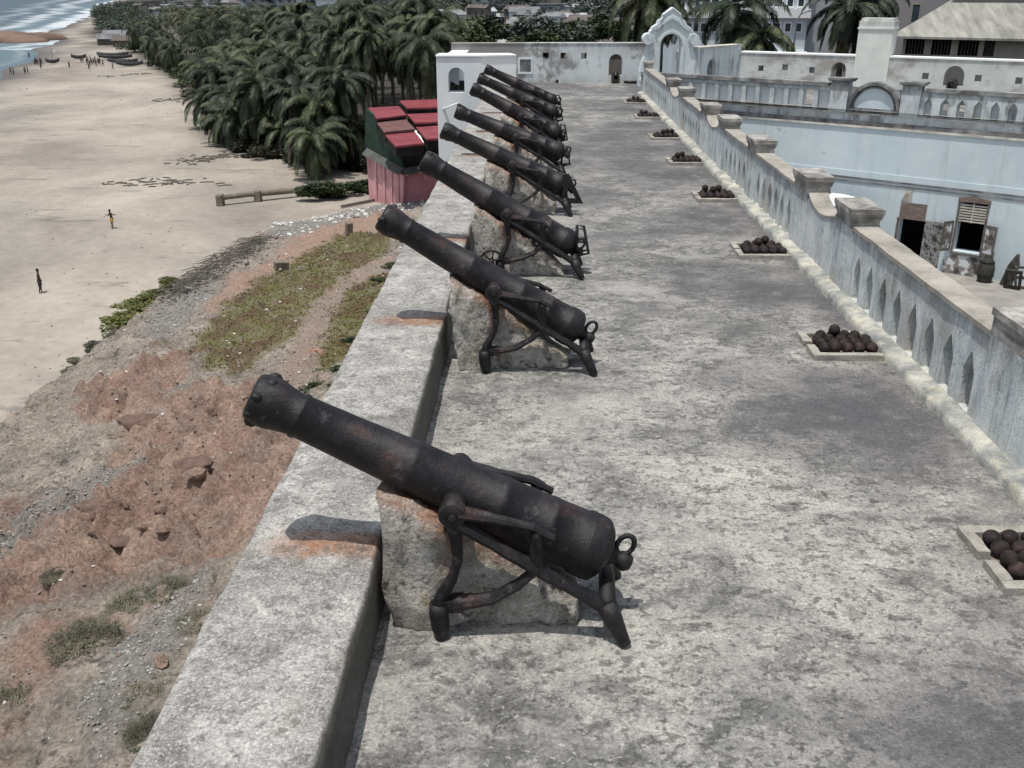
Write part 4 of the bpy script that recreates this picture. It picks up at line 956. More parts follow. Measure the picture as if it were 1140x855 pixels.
for (p0, p1, p2, p3) in ((e0+N3*.35+V((0, 0, ze)), e1+N3*.35+V((0, 0, ze)), e1-N3*3.4+V((0, 0, zr)), s_in-N3*3.4+V((0, 0, zr))), (e0+N3*.35+V((0, 0, ze)), s_in-N3*3.4+V((0, 0, zr)), s_in-N3*8+V((0, 0, zr)), e0-N3*9+V((0, 0, ze)))):
    vs = [m.bm.verts.new(p) for p in (p0, p1, p2, p3)]+[m.bm.verts.new(p-V((0, 0, .12))) for p in (p0, p1, p2, p3)]
    for f in ((0, 1, 2, 3), (7, 6, 5, 4), (0, 4, 5, 1), (1, 5, 6, 2), (2, 6, 7, 3), (3, 7, 4, 0)): m.bm.faces.new([vs[i] for i in f])
m.build('lower_roof', 'corr', rb)
m = MB(); rbox(m, s0+2.1, s_end, -8, -3.3, zr-.3, zr+.38); m.build('clerestory', 'beigebld', rb)
m = MB(); a = U3*(s0+1.9)-N3*3.0; b = U3*(s_end+1)-N3*3.0; c = U3*(s_end+1)-N3*6.5; d = U3*(s0+3.4)-N3*6.5
vs = [m.bm.verts.new(p+V((0, 0, z))) for p, z in ((a, zr+.42), (b, zr+.42), (c, zr+2.4), (d, zr+2.4))]+[m.bm.verts.new(p+V((0, 0, z))) for p, z in ((a, zr+.32), (b, zr+.32), (c, zr+2.3), (d, zr+2.3))]
for f in ((0, 1, 2, 3), (7, 6, 5, 4), (0, 4, 5, 1), (1, 5, 6, 2), (2, 6, 7, 3), (3, 7, 4, 0)): m.bm.faces.new([vs[i] for i in f])
m.build('upper_roof', 'slate', rb)
# street lamp
a = ony(883, 56, 72); b = ony(886, 14, 72)
lp = tag(empty('street_lamp', (a.x, 72, a.z-6)), 'thin grey street lamp in front of the pale blue building', 'street lamp')
H = b.z-a.z+6; MB().tube([(0, 0, 0), (.02, 0, H-.6), (.25, 0, H-.1), (.8, 0, H+.1)], [.09, .06, .045, .04], 8).build('post', 'pole', lp)
MB().quadbox(.75, 1.25, -.09, .09, H+.05, H+.15).build('lamp_head', 'pole', lp)
# ================================================================== PINK HOUSE
Cn = onz(446, 217, -13.6); Lf = onz(409, 206, -13.6); Rg = onz(500, 215.5, -13.6)
Ul = (Lf-Cn); LL = Ul.length; Ul.normalize(); Ur = (Rg-Cn); LR = Ur.length; Ur.normalize()
ph = tag(empty('pink_house', Cn), 'pink walled house with stepped red sheet roofs below the white bastion', 'house')
Nl = V((Ul.y, -Ul.x, 0)); Nl = -Nl if Nl.dot(CAM-Cn) > 0 else Nl
Nr = V((Ur.y, -Ur.x, 0)); Nr = -Nr if Nr.dot(CAM-Cn) > 0 else Nr
PH = 2.1
def polypx(pts, O, Nn, name, mat, th=.2, flip=1, down=0):
    """flat panel whose corners are surveyed on the vertical plane through O"""
    U = V((-Nn.y, Nn.x, 0)).normalized(); Pq = [onpl(px, py, O, Nn) for px, py in pts]
    lp = [((p-Cn).dot(U), (p-Cn).z) for p in Pq]
    if down: lp = [(a, b-(down if k < 2 else 0)) for k, (a, b) in enumerate(lp)]
    off_ = Nn*((O-Cn).dot(Nn))
    return MB().slab(lp, [], off_, U, Nn, th).build(name, mat, ph)
polypx([(410.5, 207), (447, 217.5), (449, 195), (408, 172)], Cn, Nl, 'wall', 'pink', down=1.8)
polypx([(447, 217.5), (500, 215.5), (500, 187), (449, 195)], Cn+Nr*.003, Nr, 'front_wall', 'pinkfront', down=1.8)
for t in (.10, .30, .52, .78):
    a = lerp(447, 410.5, t); polypx([(a, lerp(217.5, 207, t)), (a-2.2, lerp(217.5, 207, t)-.6), (a-2.2, lerp(195, 174, t)), (a, lerp(196, 175, t))], Cn-Nl*.12, Nl, 'buttress', 'pink', th=.118, down=1.7)
m = MB()
A0 = onpl(408, 171, Cn, Nl)-Cn; A1 = onpl(449, 194, Cn, Nl)-Cn; A2 = onpl(500, 186, Cn, Nr)-Cn
for (a, b, nn) in ((A0, A1, -Nl), (A1, A2, -Nr)):
    m.bm.faces.new([m.bm.verts.new(p) for p in (a+V((0, 0, .55))-nn*.1, b+V((0, 0, .55))-nn*.1, b+nn*.55, a+nn*.55)])
m.build('awning', 'awning', ph)
polypx([(406, 165), (452, 194), (441.5, 163), (419, 131), (407, 121)], Cn+Nl*.25, Nl, 'upper_side', 'greenp')
polypx([(449, 194), (500, 186), (500, 158), (441, 162)], Cn+Nr*.35, Nr, 'upper_front', 'black')
ZR = -10.7
def roofp(pts, z, mat, dz=.45, rise=.0):
    """a roof sheet whose corners are surveyed on the level z"""
    m = MB(); P = [onz(px, py, z+(rise if k in (0, 1) else 0))-Cn for k, (px, py) in enumerate(pts)]
    a = [m.bm.verts.new(p) for p in P]; b = [m.bm.verts.new(p-V((0, 0, .18))) for p in P]
    m.bm.faces.new(a); m.bm.faces.new(b[::-1])
    for i in range(4): m.bm.faces.new((a[i], a[(i+1) % 4], b[(i+1) % 4], b[i]))
    m.build('roof', mat, ph)
    m = MB(); a = [m.bm.verts.new(lerp(p, (P[0]+P[2])/2, .04)-V((0, 0, .19))) for p in P]; b = [m.bm.verts.new(lerp(p, (P[0]+P[2])/2, .04)-V((0, 0, .19+dz+.35))) for p in P]
    for i in range(4): m.bm.faces.new((a[i], a[(i+1) % 4], b[(i+1) % 4], b[i]))
    m.build('roof_riser', 'black', ph)
zt0 = ZR+3.6
roofp([(410, 120), (444, 118), (452.5, 128), (419.5, 132)], zt0+.3, 'redroof', rise=.3)
roofp([(420, 136.5), (452, 133), (462, 143.5), (428, 147)], zt0-.25, 'fadedroof', rise=.3)
roofp([(429, 150), (462, 147), (472, 159.5), (440.5, 162.5)], zt0-.8, 'redroof', rise=.3)
roofp([(445, 112), (500, 110), (505, 119), (453, 120)], zt0+.4, 'redroof', rise=.3)
roofp([(453, 127), (500, 125), (510, 135), (462, 136.5)], zt0-.15, 'redroof', rise=.3)
roofp([(463, 141.5), (500, 139), (515, 152), (475, 154.5)], zt0-.7, 'redroof', rise=.3)
m = MB(); m.bm.faces.new([m.bm.verts.new(onz(px, py, zt0-.9)-Cn) for px, py in ((459, 141), (463, 141), (472, 159), (468, 159))]); m.build('white_gutter', 'white2', ph)
q = onpl(453, 193.5, Cn-Nr*.7, Nr)-Cn; MB().ball(q, .16, 2).build('lamp_globe', 'white2', ph, smooth=True)
# ================================================================== PALMS
def palm_meshes(seed, nf=30, fl=4.2, dry=.12, lw=.072, nl=28):
    r = random.Random(seed); g = MB(); d = MB()
    for i in range(nf):
        az = i*2.399+r.uniform(-.25, .25); el = lerp(1.3, -.9, (i/nf)**.85)+r.uniform(-.25, .25); L = fl*r.uniform(.82, 1.1)
        isdry = i > nf*(1-dry); t = d if isdry else g
        if isdry: el = -1.1
        p = V((0, 0, .1)); dirh = V((math.cos(az), math.sin(az), 0)); pts = [p]; n = 9; a = el
        twist = r.uniform(-.15, .15)
        for k in range(n):
            a -= (1.25+.5*r.random())/n*(1+.9*k/n); a = max(a, -1.5)
            dirh = Matrix.Rotation(twist/n, 3, 'Z') @ dirh
            p = p+(dirh*math.cos(a)+V((0, 0, math.sin(a))))*(L/n); pts.append(p)
        t.tube(pts, [.045*(1-.85*k/n) for k in range(n+1)], 3)
        for k in range(nl):
            u = .12+.88*(k+.5)/nl; f = u*n; j = min(n-1, int(f)); c = pts[j].lerp(pts[j+1], f-j); tg = (pts[j+1]-pts[j]).normalized()
            side = tg.cross(V((0, 0, 1)))
            if side.length < .05: side = V((-dirh.y, dirh.x, 0))
            side.normalize(); ll = (1.05*math.sin(PI*min(.97, u*.85+.12))**.7)*fl/4.2*r.uniform(.8, 1.1)
            for s in (-1, 1):
                dv = (side*s*.80+tg*.55+V((0, 0, -.35 if not isdry else -.9))).normalized(); e = c+dv*ll*.55; e2 = e+(dv+V((0, 0, -.75))).normalized()*ll*.5
                wv = tg*lw*r.uniform(.8, 1.3)
                q = [t.bm.verts.new(x) for x in (c-wv*.6, c+wv*.6, e+wv, e-wv)]; t.bm.faces.new(q)
                t.bm.faces.new((q[3], q[2], t.bm.verts.new(e2)))
    mg = g.build('palm_crown', 'frond', recalc=False); md = d.build('dry_fronds', 'dryfrond', recalc=False)
    a, b = mg.data, md.data; bpy.data.objects.remove(mg); bpy.data.objects.remove(md); return a, b
PV = [palm_meshes(s, nf, fl, dr) for s, nf, fl, dr in ((1, 30, 4.6, .12), (2, 26, 4.2, .2), (3, 34, 5.0, .08), (4, 24, 4.0, .1), (5, 30, 4.8, .25))]
PF = [palm_meshes(s, 18, 4.6, .15, .13, 11) for s in (11, 12, 13)]
def trunk_mesh(h, lx, ly, seed):
    n = 10; pts = []; rd = []
    for k in range(n+1):
        t = k/n; pts.append((lx*t**1.7+.12*math.sin(t*5+seed), ly*t**1.7, h*t-.6*(t == 0))); rd.append(lerp(.24, .13, t)+(.09 if k == 0 else 0))
    return MB().tube(pts, rd, 9), V(pts[-1])
def palm(x, y, z, h, lx, ly, seed, label, group=None, far=False, sc=1.):
    t = tag(empty('palm_tree', (x, y, z)), label, 'palm tree', group)
    mb, top = trunk_mesh(h, lx, ly, seed); mb.build('trunk', 'trunk', t, smooth=True)
    a, b = (PF if far else PV)[seed % (3 if far else 5)]
    o = bpy.data.objects.new('crown', a); COL.objects.link(o); o.parent = t; o.location = top; o.rotation_euler = (rnd.uniform(-.15, .15), rnd.uniform(-.15, .15), rnd.random()*6.28); o.scale = (sc,)*3
    d = bpy.data.objects.new('dry_fronds', b); COL.objects.link(d); d.parent = t; d.location = top; d.rotation_euler = o.rotation_euler; d.scale = (sc,)*3
    return t
GL1 = 'tall dark green coconut palm in the dense grove between beach and town'
pp = []
def okp(x, y, md):
    return all((x-a)**2+(y-b)**2 > md*md for a, b in pp)
# named front palms (surveyed base, crown)
front = [(352, 188, 118, 'arching coconut palm at the front of the grove, drooping over the beach log'), (322, 184, 104, 'leaning coconut palm beside the front arching palm of the grove'), (285, 166, 112, 'coconut palm at the left front corner of the grove by the sand'),
         (395, 190, 92, 'coconut palm just left of the pink house'), (255, 163, 132, 'low bushy coconut palm on the sand edge of the grove'), (375, 186, 140, 'short coconut palm behind the pink house path')]
for i, (px, py, cy, lab) in enumerate(front):
    b = onz(px, py, BZ); top = ony(px, cy, b.y); pp.append((b.x, b.y))
    palm(b.x, b.y, BZ, top.z-BZ, rnd.uniform(-1.5, 1.2), rnd.uniform(-1, 1), i, lab, sc=1.25)
n = 0; tries = 0
while n < 165 and tries < 16000:
    tries += 1
    y = 102+(rnd.random()**1.1)*250; g = grove(y)+2.5; xr = -.088*y-3
    if y < 118: xr = -19+.0*y
    x = rnd.uniform(g, max(g+4, xr))
    if y < 120 and x > -22: continue
    md = 3.4+.010*(y-100)
    if not okp(x, y, md): continue
    edge = ss(14, 2, x-g)
    h = rnd.uniform(8, 15.5)*(1-.45*edge)
    if x > -26 and y < 190: h += 2.5
    h = min(h, 16.5) if y < 200 else min(h, 13)
    pp.append((x, y)); n += 1
    palm(x, y, BZ, h, rnd.uniform(-2.2, 1.), rnd.uniform(-1.6, 1.2), rnd.randrange(99), GL1, 'coconut palms of the beach grove', far=y > 190, sc=rnd.uniform(1.1, 1.45))
# tall dark palms whose heads rise beside the bastion
for (px, cy, yy, sc, lab) in ((487, 24, 118, 1.25, 'tall palm with a wide crown rising above the left end of the white bastion'), (455, 30, 125, 1.1, 'tall palm just left of the one above the white bastion'), (410, 40, 122, 1.1, 'tall palm above the red roofs of the pink house')):
    c = ony(px, cy, yy); palm(c.x-.5, yy, BZ, c.z-BZ, .5, 0, 3, lab, sc=sc)
for k in range(16):
    y = rnd.uniform(106, 150); x = grove(y)+rnd.uniform(1.5, 7)
    if y < 112 and x > -20: x = -24
    palm(x, y, BZ, rnd.uniform(2.2, 4.5), rnd.uniform(-.6, .3), rnd.uniform(-.6, .3), rnd.randrange(9), 'short young coconut palm whose fronds sweep the ground at the edge of the grove', 'young palms at the grove edge', sc=rnd.uniform(.95, 1.2))
for (px, cy, yy, lab) in ((508, 34, 150, 'palm rising behind the middle of the white bastion'), (527, 42, 165, 'smallest palm behind the right end of the white bastion'), (470, 52, 112, 'low palm between the pink house roofs and the white bastion')):
    c = ony(px, cy, yy); palm(c.x, yy, BZ, c.z-BZ, .5, 0, 2, lab, sc=1.15)
# palms behind the walls
for (px, cy, yy, sc, hh, sd, lab) in ((824, 14, 68, .95, 9, 0, 'broad palm in front of the pale blue building, left of the street lamp'), (846, 44, 66, .7, 8, 4, 'low spreading palm behind the wall right of the gateway'),
        (948, 8, 64, .85, 8, 1, 'dark palm directly left of the square turret'), (962, -4, 67, .9, 9, 3, 'palm with its head above the square turret'), (722, 0, 84, 1., 9, 2, 'dark palm behind the left shoulder of the gateway'), (741, -2, 88, 1., 9, 0, 'dark palm rising behind the gateway peak')):
    c = ony(px, cy, yy); palm(c.x-.3, yy, c.z-hh, hh, .3, .2, sd, lab, sc=sc)

# ================================================================== BUSHES AND TREES
def leaf_blob(seed, n, R0, size, flat=.7):
    r = random.Random(seed); m = MB()
    cl = [V((r.gauss(0, .45), r.gauss(0, .45), abs(r.gauss(.35, .3)))) for _ in range(14)]
    for i in range(n):
        c = cl[r.randrange(14)]; d = V((r.gauss(0, 1), r.gauss(0, 1), r.gauss(0, 1))).normalized()*r.uniform(.18, .36); p = (c+d); p.z = max(.02, p.z*flat); p *= R0
        a = V((r.gauss(0, 1), r.gauss(0, 1), r.gauss(0, .6))).normalized(); b = a.cross(V((r.gauss(0, 1), r.gauss(0, 1), 1))).normalized()
        s = size*r.uniform(.6, 1.4)
        m.bm.faces.new([m.bm.verts.new(q) for q in (p-a*s, p+b*s*.5, p+a*s, p-b*s*.5)])
    o = m.build('leaves', 'bush', recalc=False); me = o.data; bpy.data.objects.remove(o); return me
LB = [leaf_blob(s, 1500, 1., .085) for s in (1, 2, 3)]
LBf = [leaf_blob(s, 1400, 1., .075, .95) for s in (5, 6)]
M['darkbush'] = leafmat('dark_brush', (.016, .018, .011), (.035, .036, .022), (.07, .068, .045))
def withmat(me, mat):
    k = me.name+mat
    if k in bpy.data.meshes: return bpy.data.meshes[k]
    c = me.copy(); c.name = k; c.materials.clear(); c.materials.append(M[mat]); return c
def bush(x, y, z, r, mat, label, name='bush', cat='bush', group=None, sz=(1, 1, 1), far=False):
    me = withmat(rnd.choice(LBf if far else LB), mat)
    o = bpy.data.objects.new(name, me); COL.objects.link(o); o.location = (x, y, z); o.scale = (r*sz[0], r*sz[1], r*sz[2]); o.rotation_euler = (0, 0, rnd.random()*6)
    return tag(o, label, cat, group)
LB.append(leaf_blob(77, 5200, 1., .06, .8)); LB = LB[::-1]; _c = rnd.choice; rnd.choice = lambda s: s[0]
q = onz(375, 221, BZ); bush(q.x, q.y+.3, BZ, 2.5, 'bush', 'dense round green bush in front of the beach log', sz=(1.2, 1, .8))
q = onz(398, 216, BZ); bush(q.x, q.y+1, BZ, 1.6, 'bush', 'smaller green bush touching the round one by the log', sz=(1.1, 1, .8)); rnd.choice = _c
def clump(n, R0, H, seed, wd=.008):
    r = random.Random(seed); m = MB()
    for i in range(n):
        a = r.random()*6.28; d = R0*math.sqrt(r.random()); b = V((math.cos(a)*d, math.sin(a)*d, 0)); l = V((r.gauss(0, 1.), r.gauss(0, 1.), .8)).normalized()*H*r.uniform(.3, 1.2)*(1-.5*d/R0); s = V((-l.y, l.x, 0)); s = s.normalized()*wd if s.length > 1e-3 else V((wd, 0, 0))
        mid = b+l*.6; tip = b+l+V((l.x*.4, l.y*.4, -H*.15)); q = [m.bm.verts.new(x) for x in (b-s, b+s, mid+s*.8, mid-s*.8)]; m.bm.faces.new(q); m.bm.faces.new((q[3], q[2], m.bm.verts.new(tip)))
    o = m.build('blades', 'drybush', recalc=False); me = o.data; bpy.data.objects.remove(o); return me
CM = [clump(1100, .62, .34, s) for s in (1, 2, 3)]
for i, (px, py, r, mat, lab) in enumerate([(95, 722, 1.25, 'drybush', 'large grey green brush clump on the lower left slope'), (150, 668, 1.0, 'drybush', 'dry brush clump above the large grey green one'), (190, 655, .9, 'drybush', 'brush clump nearest the parapet below the red earth'),
        (222, 690, .8, 'drybush', 'dark brush clump tight against the parapet, lower left'), (175, 770, 1.0, 'drybush', 'sparse brush clump near the bottom edge beside the parapet'), (30, 770, 1.1, 'drybush', 'faint brush clump in the lower left corner'), (60, 205+430, .6, 'drybush', 'tiny brush tuft on the red earth at left'), (170, 820, .8, 'drybush', 'brush clump lowest in the picture beside the parapet')]):
    p = hit(px, py); me = withmat(rnd.choice(CM), mat)
    o = bpy.data.objects.new('brush_clump', me); COL.objects.link(o); o.location = (p.x, p.y, hz(p.x, p.y)-.03); o.scale = (r*1.1, r*1.1, r); tag(o, lab, 'brush')
for i, (px, py, r, lab) in enumerate([(438, 296, .9, 'leafy green weed against the parapet beside the foot path'), (418, 345, .8, 'green weed patch between foot path and parapet'), (372, 412, .8, 'green weed at the lower end of the foot path'), (352, 432, .7, 'small green weed just above the nearest muzzle'), (392, 378, .6, 'low weed with pale stones between path and parapet'), (425, 318, .6, 'small weed by the parapet near the second muzzle')]):
    p = hit(px, py); bush(p.x, p.y, hz(p.x, p.y)-.05, r*.8, 'bush', lab, 'weed', 'weed', sz=(1, 1, .45))
# yellow green scrub on the lip of the slope
for k in range(34):
    y = rnd.uniform(38, 66) if k > 12 else rnd.uniform(53, 61)
    tx = interp(TOE, y)+rnd.uniform(-.1, 1.1); big = 53 < y < 61
    bush(tx+.5, y, hz(tx+.6, y)-.05, rnd.uniform(.8, 1.25) if big else rnd.uniform(.5, .8), 'yelbush' if big else 'drybush', 'yellow green scrub on the steep lip between slope and sand' if big else 'low dry scrub along the foot of the slope', 'scrub', 'scrub', 'yellow green scrub on the slope lip' if big else 'dry scrub along the slope foot', sz=(1, 1.5, .7))
# undergrowth beneath the palms
for k in range(95):
    y = 108+rnd.random()**1.5*170; g = grove(y); x = g+rnd.uniform(0, 16)*rnd.random()+3.5
    if y < 112 and x > -18: continue
    bush(x, y, BZ, rnd.uniform(1.4, 2.6), rnd.choice(['bush', 'darkbush', 'darkbush']), 'low tangled undergrowth at the foot of the palm grove', 'undergrowth', 'undergrowth', 'undergrowth of the palm grove', sz=(1.4, 1.4, 1.15), far=y > 150)
# grass on the slope
def zpick(z, n):
    out = []; x0, x1, y0, y1 = z.bb
    while len(out) < n:
        x = rnd.uniform(x0, x1); y = rnd.uniform(y0, y1)
        if rnd.random() < z(x, y) and x < XO-.3: out.append((x, y))
    return out
m = MB()
for z, n in ((Z_grass[0], 6500), (Z_grass[1], 2000)):
    for x, y in zpick(z, n):
        h = hz(x, y)
        for k in range(3):
            a = rnd.random()*6.28; w = .018+.0003*y; t = V((x+rnd.gauss(0, .06), y+rnd.gauss(0, .06), h+rnd.uniform(.03, .10))); b = V((math.cos(a)*w, math.sin(a)*w, 0))
            m.bm.faces.new([m.bm.verts.new(q) for q in (V((x, y, h-.02))-b, V((x, y, h-.02))+b, t)])
M['grassb'] = surf('slope_grass_blades', [(.35, (.13, .08, .05)), (.48, (.17, .15, .055)), (.6, (.22, .22, .08)), (.75, (.28, .26, .12))], scale=.5, grain=.3, gscale=8, bump=0)
tag(m.build('slope_grass', 'grassb', recalc=False), 'short olive and brown grass covering the hillside beside the path', 'grass', kind='stuff')
# loose stones, litter
def scat(name, n, fn, size, mat, label, cat, flat=.6, sub=1):
    m = MB()
    for k in range(n):
        x, y, z, s = fn(); s *= size*rnd.uniform(.5, 1.5)
        g = bmesh.ops.create_icosphere(m.bm, subdivisions=sub, radius=1)
        a = rnd.random()*6
        for v in g['verts']:
            c = v.co+V(NZ.noise_vector(v.co*1.3+V((k*3.1, 0, 0))))*.45
            v.co = V((x+(c.x*math.cos(a)-c.y*math.sin(a)*.7)*s, y+(c.x*math.sin(a)+c.y*math.cos(a)*.7)*s, z+c.z*s*flat))
    tag(m.build(name, mat, recalc=False), label, cat, kind='stuff')
def slope_pt():
    while 1:
        y = 8+rnd.random()**1.4*62; tx = interp(TOE, y); x = rnd.uniform(tx, XO-.4)
        if nz(x*.35, y*.35, 12.) > rnd.uniform(-.35, .5): return x, y, hz(x, y), .5+y/40.
scat('gravel', 3200, slope_pt, .042, 'stone', 'loose grey stones scattered over the eroded slope', 'gravel')
def grav_pt():
    z = rnd.choice(Z_gravel); x, y = zpick(z, 1)[0]; return x, y, hz(x, y), .5+y/45.
scat('rubble', 1700, grav_pt, .042, 'rub2', 'pale rubble and pebbles lying in bands on the slope', 'rubble')
scat('litter', 260, slope_pt, .05, 'rub', 'bits of white litter strewn on the slope', 'litter', .3)
def rub_pt():
    x, y = zpick(Z_rubble[0], 1)[0]; return x, y, hz(x, y), rnd.choice([.6, 1, 1.8])
scat('white_rubble', 420, rub_pt, .11, 'rub', 'line of white broken rubble between hillside and pink house', 'rubble')
def red_pt():
    while 1:
        y = rnd.uniform(16, 36); x = rnd.uniform(interp(TOE, y)+1, XO-.6)
        if rnd.random() < max(REDM(x, y), .25) and nz(x*.4, y*.4, 44.) > rnd.uniform(-.4, .3): return x, y, hz(x, y)-.03, rnd.choice([.5, .8, 1, 1.6, 2.4])
M['redrock'] = surf('red_brown_rock', [(.36, (.11, .08, .066)), (.48, (.22, .155, .125)), (.6, (.34, .25, .205))], scale=1.3, detail=12, nr=.75, grain=.35, gscale=20, bump=1., bscale=8, bdist=.06)
scat('red_rocks', 80, red_pt, .10, 'redrock', 'lumps of dull red rock breaking out of the eroded earth', 'rocks', .62, 2)
# boulders in the red earth
for (px, py, r, lab) in ((155, 470, .55, 'dark lumpy boulder left of the red earth patch'), (228, 455, .35, 'small dark boulder above the red earth'), (115, 572, .55, 'dark red boulder half buried in the red earth'), (215, 520, .5, 'red boulder in the middle of the red earth'), (135, 600, .3, 'small dark rock beside the dark red boulder'), (352, 395, .3, 'little pink boulder at the lower end of the foot path')):
    p = hit(px, py); m = MB(); m.ball((0, 0, 0), 1, 4)
    for v in m.bm.verts: v.co += v.co*(.35*nz(v.co.x*1.1+px, v.co.y*1.1, v.co.z*1.1, 4))
    o = m.build('boulder', plain('boulder_%s' % px, (.16, .11, .09) if px != 352 else (.36, .2, .16), .4, scale=2.5, bump=.6) if True else 'stone', smooth=True); o.scale = (r*1.3, r, r*.55); o.location = (p.x, p.y, hz(p.x, p.y)+.02); tag(o, lab, 'boulder')
# driftwood and rubbish bank at the foot of the slope
def sticks(name, pts, n, ln, rad, label, mat='drift'):
    m = MB()
    for k in range(n):
        t = rnd.random()*(len(pts)-1); i = int(t); a = V(pts[i]).lerp(V(pts[i+1]), t-i); a += V((rnd.gauss(0, .8), rnd.gauss(0, .9), 0)); a.z = hz(a.x, a.y)+rnd.uniform(.05, .5)
        an = rnd.gauss(.9, .95); L = ln*rnd.uniform(.3, 1.3); d = V((math.cos(an), math.sin(an), rnd.uniform(-.1, .25)))*L
        m.tube([a-d/2, a+V((0, 0, .06*L)), a+d/2], [rad*.7, rad, rad*.5], 5)
    tag(m.build(name, mat), label, 'driftwood', kind='stuff')
L0 = [hit(a, b) for a, b in ((192, 335), (225, 308), (262, 285), (292, 268))]
sticks('driftwood_pile', L0, 420, 1.2, .028, 'tangled bank of grey driftwood and rubbish at the foot of the slope')
def bank_pt():
    t = rnd.random()*3; i = int(t); a = L0[i].lerp(L0[i+1], t-i); x = a.x+rnd.gauss(0, .9); y = a.y+rnd.gauss(0, 1.); return x, y, hz(x, y)+.05, rnd.choice([.6, 1, 1.6])
scat('rubbish_bank', 520, bank_pt, .13, 'stone', 'stones and rubbish heaped below the driftwood', 'rubbish')
def sand_pt():
    while 1:
        y = 30+rnd.random()**1.5*200; x = rnd.uniform(max(coast(y)+10, -.62*y), interp(TOE, y)-1.5 if y < 106 else grove(y)-1)
        if nz(x*.05, y*.05, 30.) > rnd.uniform(-.3, .45): return x, y, BZ+.02, (.6+y/70)*rnd.choice([.6, 1, 1, 1.7])
scat('beach_litter', 420, sand_pt, .026, 'drift', 'small dark bits of debris scattered over the sand', 'litter', .4, 1)
# thin wrack lines on the sand
for i, (ln, nn, lab) in enumerate((([(205, 180), (235, 176), (262, 172)], 60, 'thin line of washed up sticks by the grove edge'), ([(120, 205), (180, 203), (245, 204)], 45, 'long thin scatter of sticks across the middle of the sand'), ([(115, 86), (140, 83), (165, 82)], 26, 'pair of dark sticks lines near the far boats'), ([(170, 112), (200, 110), (225, 115)], 40, 'washed up sticks beside the far palms'))):
    P_ = [onz(a, b, BZ) for a, b in ln]; m = MB()
    for k in range(nn):
        t = rnd.random()*(len(P_)-1); j = int(t); a = P_[j].lerp(P_[j+1], t-j)+V((rnd.gauss(0, 1.2), rnd.gauss(0, 1.2), .04)); an = rnd.gauss(.1, .7); d = V((math.cos(an), math.sin(an), 0))*rnd.uniform(.3, 1.6)
        m.tube([a-d/2, a+V((0, 0, .05)), a+d/2], .035+.0002*a.y, 4)
    tag(m.build('driftwood_line', 'drift'), lab, 'driftwood', kind='stuff')
# beam on posts
A = onz(247, 220, BZ+.75); Bm = onz(440, 199, BZ+.75)
bt = tag(empty('beach_log', (A.x, A.y, BZ)), 'long heavy log carried on low posts between sand and grove', 'log')
o0 = V((A.x, A.y, BZ)); pts = [A.lerp(Bm, t/8)-o0+V((0, 0, .06*math.sin(t*1.7))) for t in range(9)]
MB().tube(pts, [.26, .28, .30, .30, .28, .28, .26, .22, .2], 12).build('log', 'beam', bt, smooth=True)
for px, py in ((243, 219), (284, 214), (330, 209), (374, 204)):
    t = (px-247)/(440-247); c = A.lerp(Bm, max(-.01, t))-o0; MB().quadbox(c.x-.32, c.x+.32, c.y-.42, c.y+.42, 0, 1.08, None).build('post', 'beam', bt, bevel=.05)
# low ruined wall bits by the red-earth track
for (px, py, w, h, lab, mt) in ((388, 262, .5, 1.0, 'rusty brown upright block beside the track below the pink house', 'brick'), (313, 300, .9, .6, 'low grey concrete block on the edge of the grass', 'beam'), (397, 244, .5, .3, 'small dark brown block near the white rubble', 'brick')):
    p = hit(px, py); m = MB().quadbox(-w/2, w/2, -.25, .25, -.2, h); o = m.build('masonry_block', mt, bevel=.04); o.location = (p.x, p.y, hz(p.x, p.y)); o.rotation_euler = (.05, .1, .5); tag(o, lab, 'block')
pl = [hit(380, 232), hit(420, 224)]; m = MB(); m.tube([p+V((0, 0, .2)) for p in pl], .13, 8); tag(m.build('timber_plank', 'drift'), 'pale timber plank lying in front of the pink house', 'plank')
# rubble stones and huts of the grove edge
for k, (px, py) in enumerate(((408, 178), (392, 170), (415, 160), (400, 150))):
    q = onz(px, py, BZ); m = MB().quadbox(-1.6, 1.6, -1.3, 1.3, 0, 1.5); h = tag(empty('low_hut', (q.x, q.y, BZ), .4*k), ['lowest grey roofed hut among the palms by the pink house', 'hut with flat grey roof deeper in the palms', 'hut hidden under palms left of the red roofs', 'farthest small hut left of the red roofs'][k], 'hut')
    m.build('wall', 'drift', h); MB().quadbox(-1.9, 1.9, -1.6, 1.6, 1.502, 1.62).build('roof', 'beam' if k % 2 else 'fadedroof', h)

